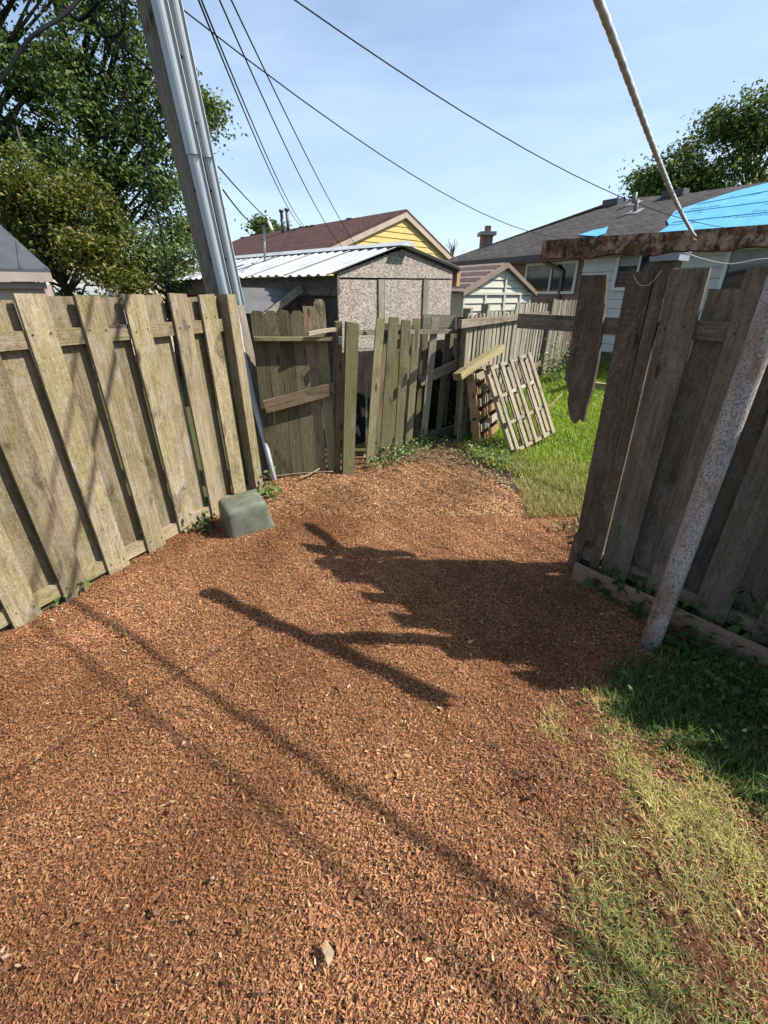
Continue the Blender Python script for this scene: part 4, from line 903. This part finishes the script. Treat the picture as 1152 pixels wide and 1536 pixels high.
board('prop', ls, D(394, 478, 7.25), D(452, 432, 7.7), UP, .1, .05, WOODG)
# satellite dish
sd_ = thing('satellite_dish', 'small pale satellite dish on a mast above the metal roof', 'satellite dish', D(397, 385, 9.9))
pm_ = plain('dish_grey', (.55, .52, .5), .5, .4)
tube('mast', sd_, [D(397, 390, 9.9), D(396, 338, 9.9)], .022, pm_, 8)
def dishm():
    vs_ = [(0, 0, 0)]; f = []
    for r_i in range(1, 4):
        for k in range(14): a_ = 2*math.pi*k/14; r_ = .1*r_i; vs_.append((r_*math.cos(a_), r_*math.sin(a_), r_*r_*1.1))
    for k in range(14): f.append((0, 1+k, 1+(k+1) % 14))
    for r_i in range(2):
        for k in range(14): q = 1+r_i*14; f.append((q+k, q+14+k, q+14+(k+1) % 14, q+(k+1) % 14))
    return mesh(vs_, f, True)
dd = link('dish', dishm(), pm_, sd_, Matrix.Translation(D(402, 336, 9.85)) @ Matrix.Rotation(1.25, 4, 'Y') @ Matrix.Scale(.42, 4)); dd.modifiers.new('s', 'SOLIDIFY').thickness = .01

# --- white garden shed
wc = G(757, 398, 2.2); wl = wc.copy()
ws = thing('garden_shed', 'cream metal garden shed with brown ribbed roof', 'shed', v3(wc.x, wc.y, 0))
WS = lambda x, y, off=0: V(x, y, wc-e1*off, wc-e1*off+e2)
cream = plain('cream_metal', (.66, .66, .55), .5, .4, .05, 2); brn = plain('brown_metal', (.16, .085, .065), .5, .4, .2, 4); trimb = plain('tan_trim', (.34, .25, .2), .6, .3)
wL, wR = WS(694, 437), WS(797, 443); wP = WS(757, 400); zE = (wL.z+wR.z)/2
wL.z = wR.z = zE
prism('wall', ws, [v3(wL.x, wL.y, 0), v3(wR.x, wR.y, 0), wR, wP, wL], e1*2.4, cream)
nzr = 9
for i in range(14):       # horizontal ribbed panels, each a raised course
    z0 = .06+i*.155; z1_ = z0+.14
    if z1_ > wP.z-.06: break
    def ext(z):
        if z <= zE: return (wL-wP).dot(e2)+.06, (wR-wP).dot(e2)-.06
        t_ = (z-zE)/(wP.z-zE); return (wL-wP).dot(e2)*(1-t_)+.07, (wR-wP).dot(e2)*(1-t_)-.07
    a0, a1_ = ext(z0); b0_, b1_ = ext(z1_); bb = v3(wP.x, wP.y, 0)
    if b1_ < b0_+.08: continue
    prism('siding_panel', ws, [bb+e2*a0+UP*z0-e1*.03, bb+e2*a1_+UP*z0-e1*.03, bb+e2*b1_+UP*z1_-e1*.008, bb+e2*b0_+UP*z1_-e1*.008], e1*.006, cream)
for t_ in (0.0, .29, .56, .8): p = wL.lerp(wR, t_); box('stile', ws, v3(p.x, p.y, 0)-e1*.045, e2*.05, e1*.04, UP*(zE if t_ not in (.56,) else wP.z-.12), cream)
box('head_rail', ws, v3(wL.x, wL.y, zE-.03)-e1*.05, e2*((wR-wL).dot(e2)), e1*.045, UP*.05, cream)
for p, q_ in ((wL, wP), (wP, wR)): prism('rake_trim', ws, [p-e1*.12+UP*.07+(p-wP)*.06, q_-e1*.12+UP*.07+(q_-wP)*.06, q_-e1*.12-UP*.02+(q_-wP)*.06, p-e1*.12-UP*.02+(p-wP)*.06], e1*.1, trimb)
for p in (wL, wR):
    pp = p+(p-wP)*.08; n_ = 10
    prism('roof', ws, [pp-e1*.02+UP*.04, wP-e1*.02+UP*.04, wP+e1*2.4+UP*.04, pp+e1*2.4+UP*.04], UP*.02, brn)
    for i in range(9):
        q0 = pp.lerp(wP, i/9)+UP*.062; prism('roof_course', ws, [q0-e1*.02, q0+(wP-pp)*.09-e1*.02, q0+(wP-pp)*.09+UP*.028-e1*.02, q0+UP*.028-e1*.02], e1*2.42, brn if i % 2 else trimb)

# --- pink shed over the fence and the cream shed behind the trees
pc0 = G(76, 409, 1.92)
ps = thing('pink_shed', 'pinkish beige shed with blue grey metal roof beyond the fence', 'shed', v3(pc0.x, pc0.y, 0))
pink = plain('pink_panel', (.52, .42, .37), .6, .3, .08, 2); pinkd = plain('pink_trim', (.42, .33, .29), .6, .3); blg = plain('blue_grey_roof', (.10, .11, .125), .6, .3, .15, 2)
run = -e2
rpk = PL(0, 340, pc0, (run.cross((e1*.9+UP*.42))).normalized())
ru = (rpk-pc0); rup = ru-run*ru.dot(run)*1.0
prism('roof', ps, [pc0, pc0+run*3.5, rpk+run*2.0, rpk], UP*.04, blg); rr_ = max(.2, ru.dot(run))
for i in range(12):
    q0 = pc0+run*(.3*i+.02)+UP*.041; fr = min(1, (.3*i+.02)/rr_); prism('roof_rib', ps, [q0, q0+run*.03, q0+run*.03+rup*fr, q0+rup*fr], UP*.018, blg)
box('fascia', ps, pc0-UP*.12-e1*.05, run*3.5, e1*.05, UP*.12, pink)
box('fascia_lower', ps, pc0-UP*.21+e1*.02+run*.1, run*3.4, e1*.05, UP*.085, pinkd)
wq = v3(pc0.x, pc0.y, 0)+run*.12+e1*.1
box('wall', ps, wq, run*3.2, e1*2.2, UP*(pc0.z-.15), pink)
for i in range(6): box('wall_rib', ps, wq-e1*.022+run*(.04+.55*i), run*.04, e1*.02, UP*(pc0.z-.24), pinkd)
cs0 = v3(-6.9, 14.5); cs_ = thing('cream_garage', 'cream walled garage glimpsed through the trees', 'garage', cs0)
crm = plain('cream_wall', (.62, .56, .46), .7, .2)
cg0, cg1, cgp = D(165, 415, 13.5), D(243, 430, 14.6), D(206, 400, 14)
prism('wall', cs_, [v3(cg0.x, cg0.y, 0), v3(cg1.x, cg1.y, 0), cg1, cgp, cg0], e1*4, crm)
prism('roof', cs_, [cg0-UP*.0, cgp, cgp+e1*4, cg0+e1*4], UP*.08, shD); prism('roof', cs_, [cgp, cg1, cg1+e1*4, cgp+e1*4], UP*.08, shD)

# ------------------------------------------------------------------ trees
bark = plain('bark', (.10, .085, .07), .95, .1, .3, 6, 0, .8, 25)
def tree(name, label, base, hgt_, crowns, nclump, per, leaf, pal, w, trunk_r=.16, spread=.42, bare=0, lean=v3(0, 0)):
    t = thing(name, label, 'tree', base); topp = base+UP*hgt_*.92+lean
    tr = [base-UP*.1]+[base.lerp(topp, i/7)+v3(random.uniform(-.12, .12), random.uniform(-.12, .12)) for i in range(1, 8)]
    tk = tube('trunk', t, tr, [trunk_r*(1-.85*i/7) for i in range(8)], bark, 10)
    P = []
    for k in range(nclump):
        cx_, cy_, cz_, rx, ry, rz = crowns[rng.integers(len(crowns))] if True else 0
        d = rng.normal(0, 1, 3); d /= np.linalg.norm(d); r_ = rng.uniform(.25, 1)**.5
        c_ = np.array([cx_, cy_, cz_])+d*np.array([rx, ry, rz])*r_
        n = int(per*rng.uniform(.5, 1.5)); s_ = spread*rng.uniform(.6, 1.25)
        P.append(c_+rng.normal(0, 1, (n, 3))*np.array([s_, s_, s_*.6])*.6)
        if k % 2 == 0:
            zt = max(.15, min(.95, (c_[2]-base.z)/hgt_*.75)); a_ = base.lerp(topp, zt); e_ = Vector(c_)
            mid = a_.lerp(e_, .5)+v3(random.uniform(-.2, .2), random.uniform(-.2, .2), random.uniform(-.1, .3))
            tube('limb', t, [a_, mid, e_], [trunk_r*.3, trunk_r*.17, .012], bark, 5)
    for k in range(bare):
        cx_, cy_, cz_, rx, ry, rz = crowns[rng.integers(len(crowns))]; z_b = random.uniform(.2, .6)
        a_ = base.lerp(topp, z_b); e_ = a_+v3(random.uniform(-1, 1)*rx*1.2, random.uniform(-1, .2)*ry, random.uniform(-.3, .8))
        tube('twig', t, [a_, a_.lerp(e_, .5)+UP*.15, e_], [.025, .015, .006], stemm, 4)
    cs = np.concatenate(P); cs = cs[cs[:, 2] > .2]
    vv, f, cc = leaves_np(cs, leaf, pal, w, .35); vv -= np.array(base)
    link('crown', npmesh(vv, f, np.repeat(cc, 4, 0)), LEAF, t, Matrix.Translation(base))
TG = [(.07, .125, .04), (.115, .19, .05), (.18, .26, .075), (.30, .36, .14)]
TY = [(.11, .15, .03), (.18, .21, .035), (.26, .25, .05), (.085, .125, .025), (.3, .23, .06)]
def cw(x, y, Y, rx, ry, rz): p = D(x, y, Y); return (p.x, p.y, p.z, rx, ry, rz)
b0 = D(40, 440, 11.5); b0.z = 0
tree('shade_tree', 'tall dark green tree rising above the pink shed', b0, 8.6, [cw(-30, 130, 11.5, 1.3, 1.1, 1.2), cw(60, 60, 11.5, 1.0, 1.0, 1.0), cw(20, -80, 11.5, 1.4, 1.2, 1.2), cw(100, 200, 11.6, .8, .8, 1.0), cw(60, 280, 11.6, 1.2, .9, .9), cw(-60, -150, 11, 1.5, 1.2, 1.0)], 100, 260, .10, TG, [3, 4, 3, 1], .2)
b0 = D(190, 440, 12.5); b0.z = 0
tree('shade_tree', 'slender dark green tree standing behind the utility pole', b0, 9, [cw(180, 30, 12.5, .55, .6, 1.1), cw(190, 150, 12.5, .8, .8, .9), cw(215, 250, 12.5, 1.15, .9, .9), cw(215, 350, 12.5, 1.35, 1, .9), cw(280, 165, 12.8, .5, .5, .5), cw(265, 300, 12.5, .8, .8, .9), cw(150, 300, 12.5, .8, .8, .8), cw(180, -90, 12.5, .5, .5, 1)], 105, 240, .095, TG, [3, 4, 3, 1], .16, .42, 30)
b0 = D(100, 440, 9.6); b0.z = 0
tree('bushy_tree', 'bushy yellow green tree in front of the taller trees', b0, 4.6, [cw(60, 270, 9.6, .8, .7, .5), cw(30, 330, 9.6, .9, .7, .6), cw(120, 345, 9.6, 1.0, .7, .6), cw(170, 390, 9.6, .8, .7, .5), cw(80, 400, 9.6, 1.2, .7, .5), cw(-40, 300, 9.6, .8, .7, .8)], 80, 300, .075, TY, [4, 4, 2, 2, 1], .1, .34, 14)
b0 = D(250, 440, 10.5); b0.z = 0
tree('bushy_tree', 'sparse twiggy tree close behind the utility pole base', b0, 3.4, [cw(250, 360, 10.5, .8, .6, .6), cw(230, 410, 10.5, 1.1, .6, .4), cw(285, 400, 10.5, .5, .5, .5)], 34, 110, .075, TG, [3, 3, 2, 1], .09, .34, 45)
b0 = D(1080, 440, 26); b0.z = 0
tree('shade_tree', 'feathery green tree behind the blue patched roof', b0, 9.5, [cw(1075, 215, 26, 1.6, 1.5, 1.2), cw(1015, 260, 26, 1.5, 1.4, .9), cw(1130, 190, 26, 1.5, 1.5, 1.1), cw(1190, 230, 26, 1.9, 1.5, 1.6), cw(1090, 280, 26, 2.2, 1.5, .9), cw(990, 285, 26, .9, 1, .5)], 105, 260, .17, [(.09, .16, .04), (.14, .22, .06), (.2, .28, .1), (.26, .3, .09)], [3, 4, 3, 2], .22, .75)
b0 = D(398, 440, 34); b0.z = 0
tree('shade_tree', 'small green tree top peeking over the brown roof', b0, 6.6, [cw(395, 348, 34, 1.1, 1, .6), cw(410, 352, 34, .8, 1, .4)], 26, 90, .25, TG, [2, 3, 3, 1], .15, .6)
b0 = D(678, 440, 40); b0.z = 0; bt_ = thing('bare_tree', 'distant leafless treetop between the yellow and grey roofs', 'tree', b0)
tube('trunk', bt_, [b0, D(678, 372, 40)], [.12, .05], bark, 6)
for k in range(12):
    e_ = D(678+random.uniform(-10, 10), 360+random.uniform(-4, 10), 40); s_ = D(678, 384+random.uniform(-6, 10), 40); tube('limb', bt_, [s_, s_.lerp(e_, .5)+v3(random.uniform(-.1, .1), 0, .1), e_], [.03, .02, .012], bark, 4)
